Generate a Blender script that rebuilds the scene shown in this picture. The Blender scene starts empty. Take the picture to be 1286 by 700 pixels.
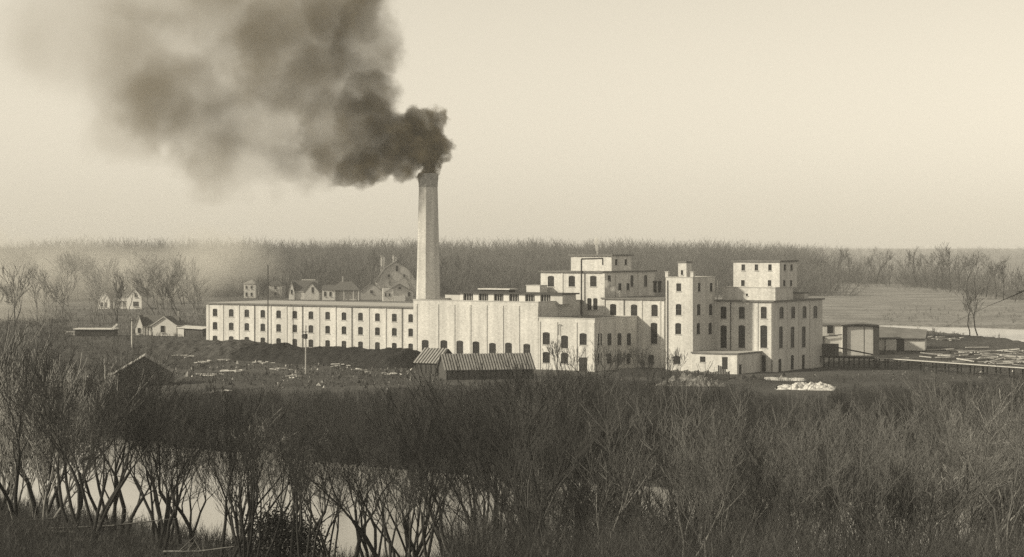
import bpy, bmesh, math, random
import numpy as np
from mathutils import Vector, Matrix
from mathutils.noise import noise as pnoise, fractal

SC = bpy.context.scene
COL = SC.collection
R = math.radians

# ------------------------------------------------------------------ camera
F = 2700.0                  # focal length in photo pixels (photo is 1286 wide)
H = 24.0                    # the camera stands on a bluff 24 m above the plant
cam_d = bpy.data.cameras.new('camera'); cam = bpy.data.objects.new('camera', cam_d); COL.objects.link(cam)
cam.location = (0, 0, H); cam.rotation_euler = (R(90), 0, 0)
cam_d.sensor_width = 36; cam_d.lens = 36 * F / 1286
cam_d.shift_y = -(350 - 303) / 1286
cam_d.clip_start = 1; cam_d.clip_end = 40000
SC.camera = cam

# ------------------------------------------------------------------ world, sun, exposure
SUN_AZ = Vector((-0.965, -0.26)).normalized(); SUN_EL = 27
TINT = (1.0, 0.912, 0.735, 1)
wd = bpy.data.worlds.new('World'); SC.world = wd; wd.use_nodes = True
nt = wd.node_tree; nt.nodes.clear()
sky = nt.nodes.new('ShaderNodeTexSky'); sky.sky_type = 'NISHITA'; sky.sun_disc = False
sky.sun_elevation = R(SUN_EL); sky.sun_rotation = math.atan2(SUN_AZ.x, SUN_AZ.y)
sky.air_density = 1.6; sky.dust_density = 0.4; sky.ozone_density = 1.0; sky.altitude = 200
bw = nt.nodes.new('ShaderNodeRGBToBW'); tm = nt.nodes.new('ShaderNodeMix'); tm.data_type = 'RGBA'; tm.blend_type = 'MULTIPLY'
tm.inputs[0].default_value = 1
bg = nt.nodes.new('ShaderNodeBackground'); bg.inputs['Strength'].default_value = 0.092
wo = nt.nodes.new('ShaderNodeOutputWorld')
nt.links.new(sky.outputs[0], bw.inputs[0]); nt.links.new(bw.outputs[0], tm.inputs[6]); tm.inputs[7].default_value = TINT
nt.links.new(tm.outputs[2], bg.inputs[0]); nt.links.new(bg.outputs[0], wo.inputs[0])
sl = bpy.data.lights.new('sun', 'SUN'); so = bpy.data.objects.new('sun', sl); COL.objects.link(so)
sl.energy = 2.6; sl.angle = R(2.5); sl.color = (1.0, 0.91, 0.715)
sdir = Vector((SUN_AZ.x * math.cos(R(SUN_EL)), SUN_AZ.y * math.cos(R(SUN_EL)), math.sin(R(SUN_EL))))
so.rotation_euler = sdir.to_track_quat('Z', 'Y').to_euler()
so.location = (-200, -100, 200)
SC.view_settings.view_transform = 'Standard'; SC.view_settings.look = 'None'
SC.view_settings.exposure = 0.68; SC.view_settings.gamma = 1.0
SC.render.engine = 'CYCLES'
cy = SC.cycles
cy.max_bounces = 6; cy.diffuse_bounces = 2; cy.glossy_bounces = 2; cy.transparent_max_bounces = 8
cy.volume_bounces = 2; cy.volume_step_rate = 1.0; cy.volume_max_steps = 256
cy.use_denoising = False; cy.sample_clamp_indirect = 1.5; cy.sample_clamp_direct = 4

# ------------------------------------------------------------------ plant frame (u along the fronts, v back)
TH = R(33); C, S = math.cos(TH), math.sin(TH)
P0 = (-73.1, 514.0)
def w2(u, v): return (P0[0] + C * u + S * v, P0[1] - S * u + C * v)
def uA(x, v):
    k = (x - 643) / F
    return (k * (P0[1] + C * v) - P0[0] - S * v) / (C + k * S)
def vA(x, u):
    k = (x - 643) / F
    return (k * (P0[1] - S * u) - P0[0] - C * u) / (S - k * C)
def zA(u, v, y): return H - (y - 303) * w2(u, v)[1] / F
def XY(x, Y): return ((x - 643) / F * Y, Y)
def on(x, y, z=0.0):
    Y = (H - z) * F / (y - 303); return ((x - 643) / F * Y, Y)
def zY(Y, y): return H - (y - 303) * Y / F

# ------------------------------------------------------------------ terrain function
def sst(a, b, t):
    t = min(1.0, max(0.0, (t - a) / (b - a))); return t * t * (3 - 2 * t)
def curve(pts, z):
    q = sorted(on(x, y, z) for x, y in pts); xs = [p[0] for p in q]; ys = [p[1] for p in q]
    return lambda X: float(np.interp(X, xs, ys))
far_shore = curve([(-300, 545), (0, 549), (100, 551), (200, 560), (300, 574), (400, 584), (520, 594), (640, 604), (800, 614), (1000, 628), (1135, 641), (1286, 648), (1600, 660)], -5)
near_shore = curve([(-300, 632), (0, 638), (50, 642), (150, 660), (220, 672), (311, 687), (400, 712), (640, 722), (900, 730), (1286, 742), (1700, 760)], -5)
pond_lo = curve([(1090, 408), (1110, 411), (1160, 414), (1286, 427), (1500, 442), (1900, 460)], 0)
pond_hi = curve([(1090, 408), (1110, 406), (1286, 411), (1500, 414), (1900, 420)], 0)
def ground_z(X, Y):
    n = pnoise(Vector((X * .05, Y * .05, 3)))
    yn, yf = near_shore(X) + 3 * n + 1.3 * pnoise(Vector((X * .45, 2, 3))), far_shore(X) + 4 * n
    if Y < yn:
        d = yn - Y
        return -5.8 + 2.3 * sst(-2, 9, d) + max(0, d - 9) * 0.135 + (0.4 * n if d > 5 else 0)
    if Y < yf:
        return -5.8 - 1.2 * min(1, min(Y - yn, yf - Y) / 10)
    z = -5.8 + 2.4 * sst(0, 10, Y - yf)
    z += 0.3 * pnoise(Vector((X * .08, Y * .08, 9))) * sst(2, 12, Y - yf)
    z += 3.3 * sst(465, 535, Y)
    a = X / Y
    z += (14 * sst(880, 1650, Y) - 9 * sst(2400, 6000, Y)) * (1 - sst(0.10, 0.17, a))
    z += 1.2 * sst(800, 1150, Y) * sst(0.10, 0.17, a)
    if X > 80 and 380 < Y < 800:
        lo, hi = pond_lo(X), pond_hi(X)
        z -= 0.9 * sst(0, 4, Y - lo) * sst(0, 4, hi - Y)
    return z

# ------------------------------------------------------------------ materials
MATS = {}
def mat(name, v, rough=0.9, var=0.25, scale=1.5, stretch=(1, 1, 1), bump=0.0, obj_rand=0.0, tint=(1, .985, .95), fine=None, ior=1.45, spec=0.25):
    if name in MATS: return MATS[name]
    m = bpy.data.materials.new(name); m.use_nodes = True; t = m.node_tree; N = t.nodes; L = t.links
    b = N['Principled BSDF']; b.inputs['Roughness'].default_value = rough
    b.inputs['Specular IOR Level'].default_value = spec
    tc = N.new('ShaderNodeTexCoord'); mp = N.new('ShaderNodeMapping'); mp.inputs['Scale'].default_value = stretch
    L.new(tc.outputs['Object'], mp.inputs[0])
    n1 = N.new('ShaderNodeTexNoise'); n1.inputs['Scale'].default_value = scale; n1.inputs['Detail'].default_value = 6
    n1.inputs['Roughness'].default_value = .62
    L.new(mp.outputs[0], n1.inputs['Vector'])
    mr = N.new('ShaderNodeMapRange'); mr.inputs[1].default_value = .28; mr.inputs[2].default_value = .72
    mr.inputs[3].default_value = 1 - var; mr.inputs[4].default_value = 1 + var
    L.new(n1.outputs[0], mr.inputs[0]); val = mr.outputs[0]
    if fine:
        n2 = N.new('ShaderNodeTexNoise'); n2.inputs['Scale'].default_value = fine[0]; n2.inputs['Detail'].default_value = 3
        L.new(tc.outputs['Object'], n2.inputs['Vector'])
        m2 = N.new('ShaderNodeMapRange'); m2.inputs[1].default_value = .3; m2.inputs[2].default_value = .7
        m2.inputs[3].default_value = 1 - fine[1]; m2.inputs[4].default_value = 1 + fine[1]
        L.new(n2.outputs[0], m2.inputs[0])
        mu = N.new('ShaderNodeMath'); mu.operation = 'MULTIPLY'; L.new(val, mu.inputs[0]); L.new(m2.outputs[0], mu.inputs[1]); val = mu.outputs[0]
    if obj_rand:
        oi = N.new('ShaderNodeObjectInfo'); m3 = N.new('ShaderNodeMapRange')
        m3.inputs[3].default_value = 1 - obj_rand; m3.inputs[4].default_value = 1 + obj_rand
        L.new(oi.outputs['Random'], m3.inputs[0])
        mu = N.new('ShaderNodeMath'); mu.operation = 'MULTIPLY'; L.new(val, mu.inputs[0]); L.new(m3.outputs[0], mu.inputs[1]); val = mu.outputs[0]
    mx = N.new('ShaderNodeVectorMath'); mx.operation = 'SCALE'; mx.inputs[0].default_value = [v * c for c in tint]
    L.new(val, mx.inputs['Scale']); L.new(mx.outputs[0], b.inputs['Base Color'])
    if bump:
        bp = N.new('ShaderNodeBump'); bp.inputs['Strength'].default_value = bump; bp.inputs['Distance'].default_value = .05
        L.new(n1.outputs[0], bp.inputs['Height']); L.new(bp.outputs[0], b.inputs['Normal'])
    MATS[name] = m; return m

def brick_mat(name, v, var=.16):
    m = mat(name, v, .88, var, .22, (1, 1, .55), .3, fine=(2.2, .10))
    t = m.node_tree; N = t.nodes; L = t.links; b = N['Principled BSDF']
    src = b.inputs['Base Color'].links[0].from_socket
    tc = N.new('ShaderNodeTexCoord'); sp = N.new('ShaderNodeSeparateXYZ'); ad = N.new('ShaderNodeMath'); cb = N.new('ShaderNodeCombineXYZ')
    L.new(tc.outputs['Object'], sp.inputs[0]); L.new(sp.outputs[0], ad.inputs[0]); L.new(sp.outputs[1], ad.inputs[1])
    L.new(ad.outputs[0], cb.inputs[0]); L.new(sp.outputs[2], cb.inputs[1])
    br = N.new('ShaderNodeTexBrick'); br.inputs['Scale'].default_value = 1.0; br.inputs['Brick Width'].default_value = .44
    br.inputs['Row Height'].default_value = .22; br.inputs['Mortar Size'].default_value = .014
    br.inputs['Color1'].default_value = (1.06, 1.06, 1.06, 1); br.inputs['Color2'].default_value = (.88, .88, .88, 1); br.inputs['Mortar'].default_value = (.8, .8, .8, 1)
    L.new(cb.outputs[0], br.inputs['Vector'])
    # rain streaks: long vertical soot stains
    mp = N.new('ShaderNodeMapping'); mp.inputs['Scale'].default_value = (.9, .9, .05); L.new(tc.outputs['Object'], mp.inputs[0])
    ns = N.new('ShaderNodeTexNoise'); ns.inputs['Scale'].default_value = 1; ns.inputs['Detail'].default_value = 5; L.new(mp.outputs[0], ns.inputs['Vector'])
    ms = N.new('ShaderNodeMapRange'); ms.inputs[1].default_value = .3; ms.inputs[2].default_value = .62; ms.inputs[3].default_value = .84; ms.inputs[4].default_value = 1.03
    L.new(ns.outputs[0], ms.inputs[0])
    a = N.new('ShaderNodeVectorMath'); a.operation = 'MULTIPLY'; L.new(src, a.inputs[0]); L.new(br.outputs[0], a.inputs[1])
    c = N.new('ShaderNodeVectorMath'); c.operation = 'SCALE'; L.new(a.outputs[0], c.inputs[0]); L.new(ms.outputs[0], c.inputs['Scale'])
    L.new(c.outputs[0], b.inputs['Base Color'])
    return m

M = dict(
    brick=brick_mat('pale_brick', .66, .16), brick2=brick_mat('buff_brick', .50), chimney=brick_mat('chimney_brick', .56),
    coping=mat('stone_coping', .5, var=.15), trim=mat('dark_trim', .07), eave=mat('eave_shadow_board', .17),  # eave tone is dark to carry the shadow line of the roof overhang
    roof=mat('gravel_roof', .47, var=.12, scale=.3, fine=(4, .12)), roof2=mat('tar_roof', .20, var=.3, scale=.3),
    glass=mat('window_glass', .018, rough=.35, var=.3, scale=.8, obj_rand=.6, spec=.35), frame=mat('sash_frame', .07, var=.2, obj_rand=.5),
    sill=mat('stone_sill', .45), iron=mat('sooty_iron', .05, rough=.6), soot=mat('sooty_brick', .34, var=.4, scale=1),
    board=mat('weathered_boards', .09, var=.4, scale=2, stretch=(6, 6, .4)), board2=mat('dark_boards', .04, var=.4, scale=2, stretch=(6, 6, .4)),
    rboardL=mat('bleached_roof_board', .30, var=.25, obj_rand=.2), rboardD=mat('dark_roof_board', .09, var=.3),
    white=mat('white_paint', .62, var=.10, scale=.7, fine=(3, .06)), grey=mat('grey_paint', .5, var=.14, scale=.7), shingle=mat('wood_shingles', .12, var=.3, scale=2.5, stretch=(1, 1, 3)),
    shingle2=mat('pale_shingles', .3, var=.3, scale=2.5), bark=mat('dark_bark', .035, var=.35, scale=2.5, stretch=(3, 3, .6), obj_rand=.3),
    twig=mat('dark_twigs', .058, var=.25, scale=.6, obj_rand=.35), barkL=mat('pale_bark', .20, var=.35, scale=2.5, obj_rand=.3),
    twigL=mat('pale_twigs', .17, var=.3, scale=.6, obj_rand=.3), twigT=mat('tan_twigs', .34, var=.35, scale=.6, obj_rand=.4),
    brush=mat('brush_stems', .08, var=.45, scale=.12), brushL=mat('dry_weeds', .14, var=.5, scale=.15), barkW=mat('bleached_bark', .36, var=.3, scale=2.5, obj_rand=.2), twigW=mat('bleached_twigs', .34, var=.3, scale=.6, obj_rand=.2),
    forest=mat('forest_wood', .14, var=.35, scale=.02), forest_floor=mat('leaf_litter', .1),
    coal=mat('coal', .022, var=.5, scale=.8, fine=(5, .5)), earth=mat('brown_earth', .065, var=.4, scale=.3, fine=(2.5, .5)), ash=mat('pale_ash', .62, var=.2, scale=.8, fine=(4, .2)),
    rubble=mat('rubble', .22, var=.4, scale=.6, fine=(4, .4)), lumber=mat('sawn_lumber', .55, var=.25, obj_rand=.3), leaf=mat('dark_leaves', .035, var=.4, scale=2, rough=.5),
    pole=mat('pale_pole', .42, var=.2),
)

# ------------------------------------------------------------------ object helpers
def link(name, me, parent=None, loc=None, rotz=0.0, kind=None):
    o = bpy.data.objects.new(name, me); COL.objects.link(o)
    if parent is not None: o.parent = parent
    if loc is not None: o.location = loc
    if rotz: o.rotation_euler = (0, 0, rotz)
    if kind: o['kind'] = kind
    return o
def tag(o, label, cat, group=None, kind=None):
    o['label'] = label; o['category'] = cat
    if group: o['group'] = group
    if kind: o['kind'] = kind
    return o
def thing(name, label, cat, loc, rotz=0.0, group=None):
    return tag(link(name, None, None, loc, rotz), label, cat, group)

class MB:
    """collects vertices and faces with material slots; build() makes one mesh"""
    def __init__(s): s.v = []; s.f = []; s.m = []; s.mats = []
    def mi(s, m):
        if m not in s.mats: s.mats.append(m)
        return s.mats.index(m)
    def poly(s, pts, m):
        i = len(s.v); s.v += [tuple(p) for p in pts]; s.f.append(tuple(range(i, i + len(pts)))); s.m.append(s.mi(m))
    def box(s, x0, x1, y0, y1, z0, z1, m):
        i = len(s.v)
        s.v += [(x0, y0, z0), (x1, y0, z0), (x1, y1, z0), (x0, y1, z0), (x0, y0, z1), (x1, y0, z1), (x1, y1, z1), (x0, y1, z1)]
        k = s.mi(m)
        for q in ((0, 3, 2, 1), (4, 5, 6, 7), (0, 1, 5, 4), (1, 2, 6, 5), (2, 3, 7, 6), (3, 0, 4, 7)):
            s.f.append(tuple(i + a for a in q)); s.m.append(k)
    def bar(s, a, b, w, m, h=None):
        """square beam between two points"""
        a = Vector(a); b = Vector(b); d = (b - a).normalized(); h = h or w
        up = Vector((0, 0, 1)) if abs(d.z) < .95 else Vector((0, 1, 0))
        sx = d.cross(up).normalized() * w / 2; sz = sx.cross(d).normalized() * h / 2
        i = len(s.v); k = s.mi(m)
        for p in (a, b): s.v += [tuple(p - sx - sz), tuple(p + sx - sz), tuple(p + sx + sz), tuple(p - sx + sz)]
        for q in ((0, 1, 2, 3), (7, 6, 5, 4), (0, 4, 5, 1), (1, 5, 6, 2), (2, 6, 7, 3), (3, 7, 4, 0)):
            s.f.append(tuple(i + t for t in q)); s.m.append(k)
    def tube(s, a, b, r0, r1, m, n=8, cap=True):
        a = Vector(a); b = Vector(b); d = (b - a).normalized()
        ax = d.orthogonal().normalized(); ay = d.cross(ax)
        i = len(s.v); k = s.mi(m)
        for p, r in ((a, r0), (b, r1)):
            for j in range(n):
                t = 2 * math.pi * j / n; s.v.append(tuple(p + (ax * math.cos(t) + ay * math.sin(t)) * r))
        for j in range(n):
            s.f.append((i + j, i + (j + 1) % n, i + n + (j + 1) % n, i + n + j)); s.m.append(k)
        if cap:
            s.f.append(tuple(i + j for j in reversed(range(n)))); s.m.append(k)
            s.f.append(tuple(i + n + j for j in range(n))); s.m.append(k)
    def mesh(s, name):
        me = bpy.data.meshes.new(name); me.from_pydata(s.v, [], s.f)
        for m in s.mats: me.materials.append(m)
        me.polygons.foreach_set('material_index', s.m); me.update(); return me
    def build(s, name, parent=None, loc=None, rotz=0.0, kind=None):
        return link(name, s.mesh(name), parent, loc, rotz, kind)

# ------------------------------------------------------------------ ground
def make_ground():
    rows = list(np.arange(-60, 130, 5)) + list(np.arange(130, 340, 1.3)) + list(np.arange(340, 700, 2.4)) + list(np.arange(700, 2000, 18)) + list(np.geomspace(2000, 6600, 26))
    cols = np.linspace(-.62, .62, 300)
    nr, nc = len(rows), len(cols)
    v = []; cov = []
    for Y in rows:
        for k in cols:
            X = (Y + 130) * k; z = ground_z(X, Y); v.append((X, Y, z))
            a = X / max(Y, 1)
            c = .06
            c = c + (.075 - c) * sst(-6, 10, Y - (388 + 34 * sst(-.02, .08, a)) + 22 * pnoise(Vector((X * .03, Y * .03, 1))))
            c = c + (.25 - c) * sst(520, 640, Y) * (1 if a > .05 else .4)
            cov.append(c)
    idx = np.arange(nr * nc).reshape(nr, nc)
    f = np.stack([idx[:-1, :-1], idx[:-1, 1:], idx[1:, 1:], idx[1:, :-1]], -1).reshape(-1, 4)
    me = bpy.data.meshes.new('ground'); me.from_pydata(v, [], f.tolist())
    at = me.attributes.new('cover', 'FLOAT', 'POINT'); at.data.foreach_set('value', cov)
    me.polygons.foreach_set('use_smooth', [True] * len(me.polygons))
    m = mat('ground_cover', 1.0, var=.38, scale=.05, fine=(.9, .4), bump=.2)
    t = m.node_tree; N = t.nodes; L = t.links; b = N['Principled BSDF']; src = b.inputs['Base Color'].links[0].from_socket
    an = N.new('ShaderNodeAttribute'); an.attribute_name = 'cover'
    x = N.new('ShaderNodeVectorMath'); x.operation = 'SCALE'; L.new(src, x.inputs[0]); L.new(an.outputs['Fac'], x.inputs['Scale'])
    L.new(x.outputs[0], b.inputs['Base Color'])
    me.materials.append(m)
    o = link('ground', me, kind='structure'); o['label'] = 'rough winter ground from the near bank to the far fields'
make_ground()

def water_mat():
    m = bpy.data.materials.new('river_water'); m.use_nodes = True; t = m.node_tree; N = t.nodes; L = t.links
    b = N['Principled BSDF']; b.inputs['Base Color'].default_value = (.52, .51, .49, 1); b.inputs['Roughness'].default_value = .16
    b.inputs['Specular IOR Level'].default_value = .9; b.inputs['IOR'].default_value = 1.6
    tc = N.new('ShaderNodeTexCoord'); mp = N.new('ShaderNodeMapping'); mp.inputs['Scale'].default_value = (.35, 1, 1)
    n = N.new('ShaderNodeTexNoise'); n.inputs['Scale'].default_value = .7; n.inputs['Detail'].default_value = 4
    bp = N.new('ShaderNodeBump'); bp.inputs['Strength'].default_value = .12; bp.inputs['Distance'].default_value = .1
    L.new(tc.outputs['Object'], mp.inputs[0]); L.new(mp.outputs[0], n.inputs['Vector']); L.new(n.outputs[0], bp.inputs['Height']); L.new(bp.outputs[0], b.inputs['Normal'])
    return m
WATER = water_mat()
def sheet(name, xs, lo, hi, z, label, m):
    v = []; f = []
    for i, X in enumerate(xs):
        v += [(X, lo(X), z), (X, hi(X), z)]
        if i: f.append((2 * i - 2, 2 * i, 2 * i + 1, 2 * i - 1))
    me = bpy.data.meshes.new(name); me.from_pydata(v, [], f); me.materials.append(m)
    o = link(name, me, kind='structure'); o['label'] = label; return o
sheet('river', np.linspace(-240, 240, 60), lambda X: near_shore(X) - 8, lambda X: far_shore(X) + 9, -5.0, 'pale river seen between the bare trunks', WATER)
sheet('pond', np.linspace(pond_lo(0) * 0 + 88, 330, 60), lambda X: pond_lo(X) - 1, lambda X: pond_hi(X) + 1, -.52, 'pale band of water across the flats on the right', WATER)

# ------------------------------------------------------------------ windows and walls
WCACHE = {}
def window_meshes(w, h, arch, wallm):
    w = round(w * 20) / 20; h = round(h * 20) / 20; key = (w, h, arch, wallm.name)
    if key in WCACHE: return WCACHE[key]
    a = MB(); rise = .13 * w if arch else 0; fr = M['frame']
    a.box(-w / 2, -w / 2 + .09, .12, .24, 0, h, fr); a.box(w / 2 - .09, w / 2, .12, .24, 0, h, fr)
    a.box(-w / 2 + .09, w / 2 - .09, .12, .24, h - .10 - rise * .6, h - .002, fr); a.box(-w / 2 + .09, w / 2 - .09, .12, .24, 0.002, .09, fr)
    a.box(-.03, .03, .13, .22, .09, h - .10 - rise * .6, fr)
    a.box(-w / 2 + .09, -.03, .135, .215, h * .5 - .04, h * .5 + .04, fr); a.box(.03, w / 2 - .09, .135, .215, h * .5 - .04, h * .5 + .04, fr)
    a.box(-w / 2 - .12, w / 2 + .12, -.10, .10, -.16, -.004, M['sill'])
    if arch:   # brick spandrels that turn the square head into a segmental arch
        n = 4; pts = []
        for k in range(n + 1):
            x = -w / 2 + w / 2 * k / n; pts.append((x, h - rise * (1 - (1 - (1 - k / n) ** 2)) ))
        for sgn in (-1, 1):
            for k in range(n):
                (xa, za), (xb, zb) = pts[k], pts[k + 1]
                if sgn > 0: xa, za, xb, zb = -xb, zb, -xa, za
                a.poly([(xa, .006, za), (xb, .006, zb), (xb, .006, h), (xa, .006, h)], wallm)
                a.poly([(xa, .006, za), (xa, .13, za), (xb, .13, zb), (xb, .006, zb)], wallm)
    p = MB(); p.box(-w / 2 + .09, w / 2 - .09, .165, .185, .09, h - .1 - rise * .6, M['glass'])
    WCACHE[key] = (a.mesh('window'), p.mesh('pane'), w, h); return WCACHE[key]
def add_window(parent, loc, rotz, w, h, arch, wallm, name='window', label=None):
    a, p, w, h = window_meshes(w, h, arch, wallm)
    o = link(name, a, parent, loc, rotz); q = link('pane', p, o)
    if label: o['label'] = label
    return w, h
DCACHE = {}
def add_door(parent, loc, rotz, w, h, label=None):
    w = round(w * 10) / 10; h = round(h * 10) / 10
    if (w, h) not in DCACHE:
        a = MB(); a.box(-w / 2, w / 2, .12, .2, 0, h, M['board2']); a.box(-.03, .03, .10, .12, 0, h, M['trim'])
        a.box(-w / 2 - .1, w / 2 + .1, -.05, .1, h + .002, h + .14, M['sill'])
        DCACHE[(w, h)] = a.mesh('door')
    o = link('door', DCACHE[(w, h)], parent, loc, rotz)
    if label: o['label'] = label
    return w, h

def wall_panel(mb, length, z0, z1, holes, m, tf):
    """a wall from s=0..length with rectangular holes [(s0,s1,za,zb)] and reveals; tf maps (s, depth, z) to local xyz"""
    ss = sorted({0, length} | {q for hh in holes for q in hh[:2]}); zs = sorted({z0, z1} | {q for hh in holes for q in hh[2:4]})
    for i in range(len(ss) - 1):
        run = None
        for j in range(len(zs) - 1):
            cs, cz = (ss[i] + ss[i + 1]) / 2, (zs[j] + zs[j + 1]) / 2
            if any(a < cs < b and c < cz < d for a, b, c, d in holes): continue
            mb.poly([tf(ss[i], 0, zs[j]), tf(ss[i + 1], 0, zs[j]), tf(ss[i + 1], 0, zs[j + 1]), tf(ss[i], 0, zs[j + 1])], m)
    for a, b, c, d in holes:
        D = .30
        mb.poly([tf(a, 0, c), tf(a, 0, d), tf(a, D, d), tf(a, D, c)], m); mb.poly([tf(b, 0, d), tf(b, 0, c), tf(b, D, c), tf(b, D, d)], m)
        mb.poly([tf(a, 0, d), tf(b, 0, d), tf(b, D, d), tf(a, D, d)], m); mb.poly([tf(b, 0, c), tf(a, 0, c), tf(a, D, c), tf(b, D, c)], m)
        mb.poly([tf(a, D, c), tf(b, D, c), tf(b, D, d), tf(a, D, d)], M['iron'])

def block(name, label, cat, u0, u1, v0, v1, zb, zt, front=(), east=(), wallm=None, roofm=None, pil=(), pil_e=(), spouts=(), spouts_e=(), eave=.35, parapet=0.0, group=None, coping=True):
    """front: (px centre x, px top y, px bottom y, px width, kind) read off the photo and put on the real wall plane"""
    wallm = wallm or M['brick']; roofm = roofm or M['roof']
    X, Y = w2(u0, v0); t = thing(name, label, cat, (X, Y, zb), -TH, group)
    L, D, hh = u1 - u0, v1 - v0, zt - zb
    hf, he = [], []
    for x, yt, yb, wp, kd in front:
        u = uA(x, v0); za = zA(u, v0, yb) - zb; zc = zA(u, v0, yt) - zb
        ww = abs(uA(x + wp / 2, v0) - uA(x - wp / 2, v0)); za = max(za, .02)
        if kd == 'd': w_, h_ = add_door(t, (u - u0, 0, za), 0, ww, zc - za)
        else: w_, h_ = add_window(t, (u - u0, 0, za), 0, ww, zc - za, kd == 'a', wallm)
        hf.append((u - u0 - w_ / 2, u - u0 + w_ / 2, za, za + h_))
    for x, yt, yb, wp, kd in east:
        v = vA(x, u1); za = zA(u1, v, yb) - zb; zc = zA(u1, v, yt) - zb
        ww = abs(vA(x + wp / 2, u1) - vA(x - wp / 2, u1)); za = max(za, .02)
        if kd == 'd': w_, h_ = add_door(t, (L, v - v0, za), R(90), ww, zc - za)
        else: w_, h_ = add_window(t, (L, v - v0, za), R(90), ww, zc - za, kd == 'a', wallm)
        he.append((v - v0 - w_ / 2, v - v0 + w_ / 2, za, za + h_))
    for nm, ln, holes, tf in (('wall', L, hf, lambda s, d, z: (s, d, z)), ('wall', D, he, lambda s, d, z: (L - d, s, z)),
                              ('wall', L, [], lambda s, d, z: (L - s, D - d, z)), ('wall', D, [], lambda s, d, z: (d, D - s, z))):
        b = MB(); wall_panel(b, ln, 0, hh + parapet, holes, wallm, tf); b.build(nm, t)
    b = MB()
    if parapet:
        b.box(.25, L - .25, .25, D - .25, hh - .2, hh, roofm); b.build('roof', t)
        if coping:
            c = MB(); z0, z1 = hh + parapet + .002, hh + parapet + .16
            c.box(-.10, L + .10, -.10, .28, z0, z1, M['coping']); c.box(L - .28, L + .10, .282, D - .282, z0, z1, M['coping'])
            c.box(-.10, .28, .282, D - .282, z0, z1, M['coping']); c.box(-.10, L + .10, D - .28, D + .10, z0, z1, M['coping']); c.build('coping', t)
    else:
        b.box(-eave, L + eave, -eave, D + eave, hh + .002, hh + .18, roofm); b.build('roof', t)
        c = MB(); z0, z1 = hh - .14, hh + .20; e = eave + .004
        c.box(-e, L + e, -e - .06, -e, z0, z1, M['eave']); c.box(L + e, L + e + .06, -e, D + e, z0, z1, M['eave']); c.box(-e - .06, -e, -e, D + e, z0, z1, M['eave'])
        c.build('eave_shadow_strip', t)  # roof edge strip, its dark colour painting the shade line below the overhang
    for x, wd_ in pil:
        u = uA(x, v0) - u0; q = MB(); q.box(-wd_ / 2, wd_ / 2, -.13, -.003, .0, hh - .25, wallm); q.build('pilaster', t, (u, 0, 0))
    for x, wd_ in pil_e:
        v = vA(x, u1) - v0; q = MB(); q.box(.003, .13, -wd_ / 2, wd_ / 2, .0, hh - .25, wallm); q.build('pilaster', t, (L, v, 0))
    for x in spouts:
        u = uA(x, v0) - u0; q = MB(); q.tube((0, -.16, .2), (0, -.16, hh - .1), .085, .085, M['iron'], 6); q.build('downspout', t, (u, 0, 0))
    for x in spouts_e:
        v = vA(x, u1) - v0; q = MB(); q.tube((.1, 0, .2), (.1, 0, hh - .1), .075, .075, M['iron'], 6); q.build('downspout', t, (L, v, 0))
    return t

def zx(k, x0, pts):   # zoom coordinates to photo coordinates
    return [x0 + p / k for p in pts]

# ------------------------------------------------------------------ the plant
vB, vD, vF, vG = -4.0, 14.0, 5.0, 15.0
uw = uA(519.5, 0) + .8
cx = zx(4.287, 240, [129, 216, 300, 386, 471, 558, 645, 735, 823, 912, 1003, 1094, 1182])
fr = []
for i, x in enumerate(cx):
    t_ = (x - cx[0]) / (cx[-1] - cx[0])
    for ya, yb in ((183, 214), (255, 291), (328, 372)):
        c = 350 + (ya + (yb - ya) * t_) / 4.287
        fr.append((x, c - 4.9 - .3 * t_, c + 4.6 + .3 * t_, 5.8 + .2 * t_, 'a'))
mid = [(cx[i] + cx[i + 1]) / 2 for i in range(12)]
wing = block('factory_wing', 'long white brick wing of three storeys with rows of arched windows behind the coal pile', 'factory wing', 0, uw, 0, vA(335, 0), -3.2, 9.15, front=fr,
             pil=[(x, .30) for i, x in enumerate(mid) if i not in (2, 5, 8, 11)] + [(cx[0] - 8.5, .5)], spouts=[mid[2], mid[5], mid[8], mid[11]])

uB0, uB1 = uA(519, vB), uA(676, vB)
zBt = zA(uB0, vB, 377)
fr = [(x, y, 446, 8.6, 'a') for x, y in ((534, 427), (557.4, 427.5), (577.4, 428), (597.7, 429), (618.5, 431), (638.6, 430.5), (661.6, 432))]
block('boiler_house', 'blank white brick boiler house with tall pilaster bays and low arched openings behind the sheds', 'boiler house', uB0, uB1, vB, vD, -3.5, zBt - .6, parapet=.6, front=fr,
      pil=[(x, .42) for x in (523, 550, 570.4, 590.5, 610.8, 631.3, 651.6, 675)], pil_e=[(679, .5), (702, .4)])
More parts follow.
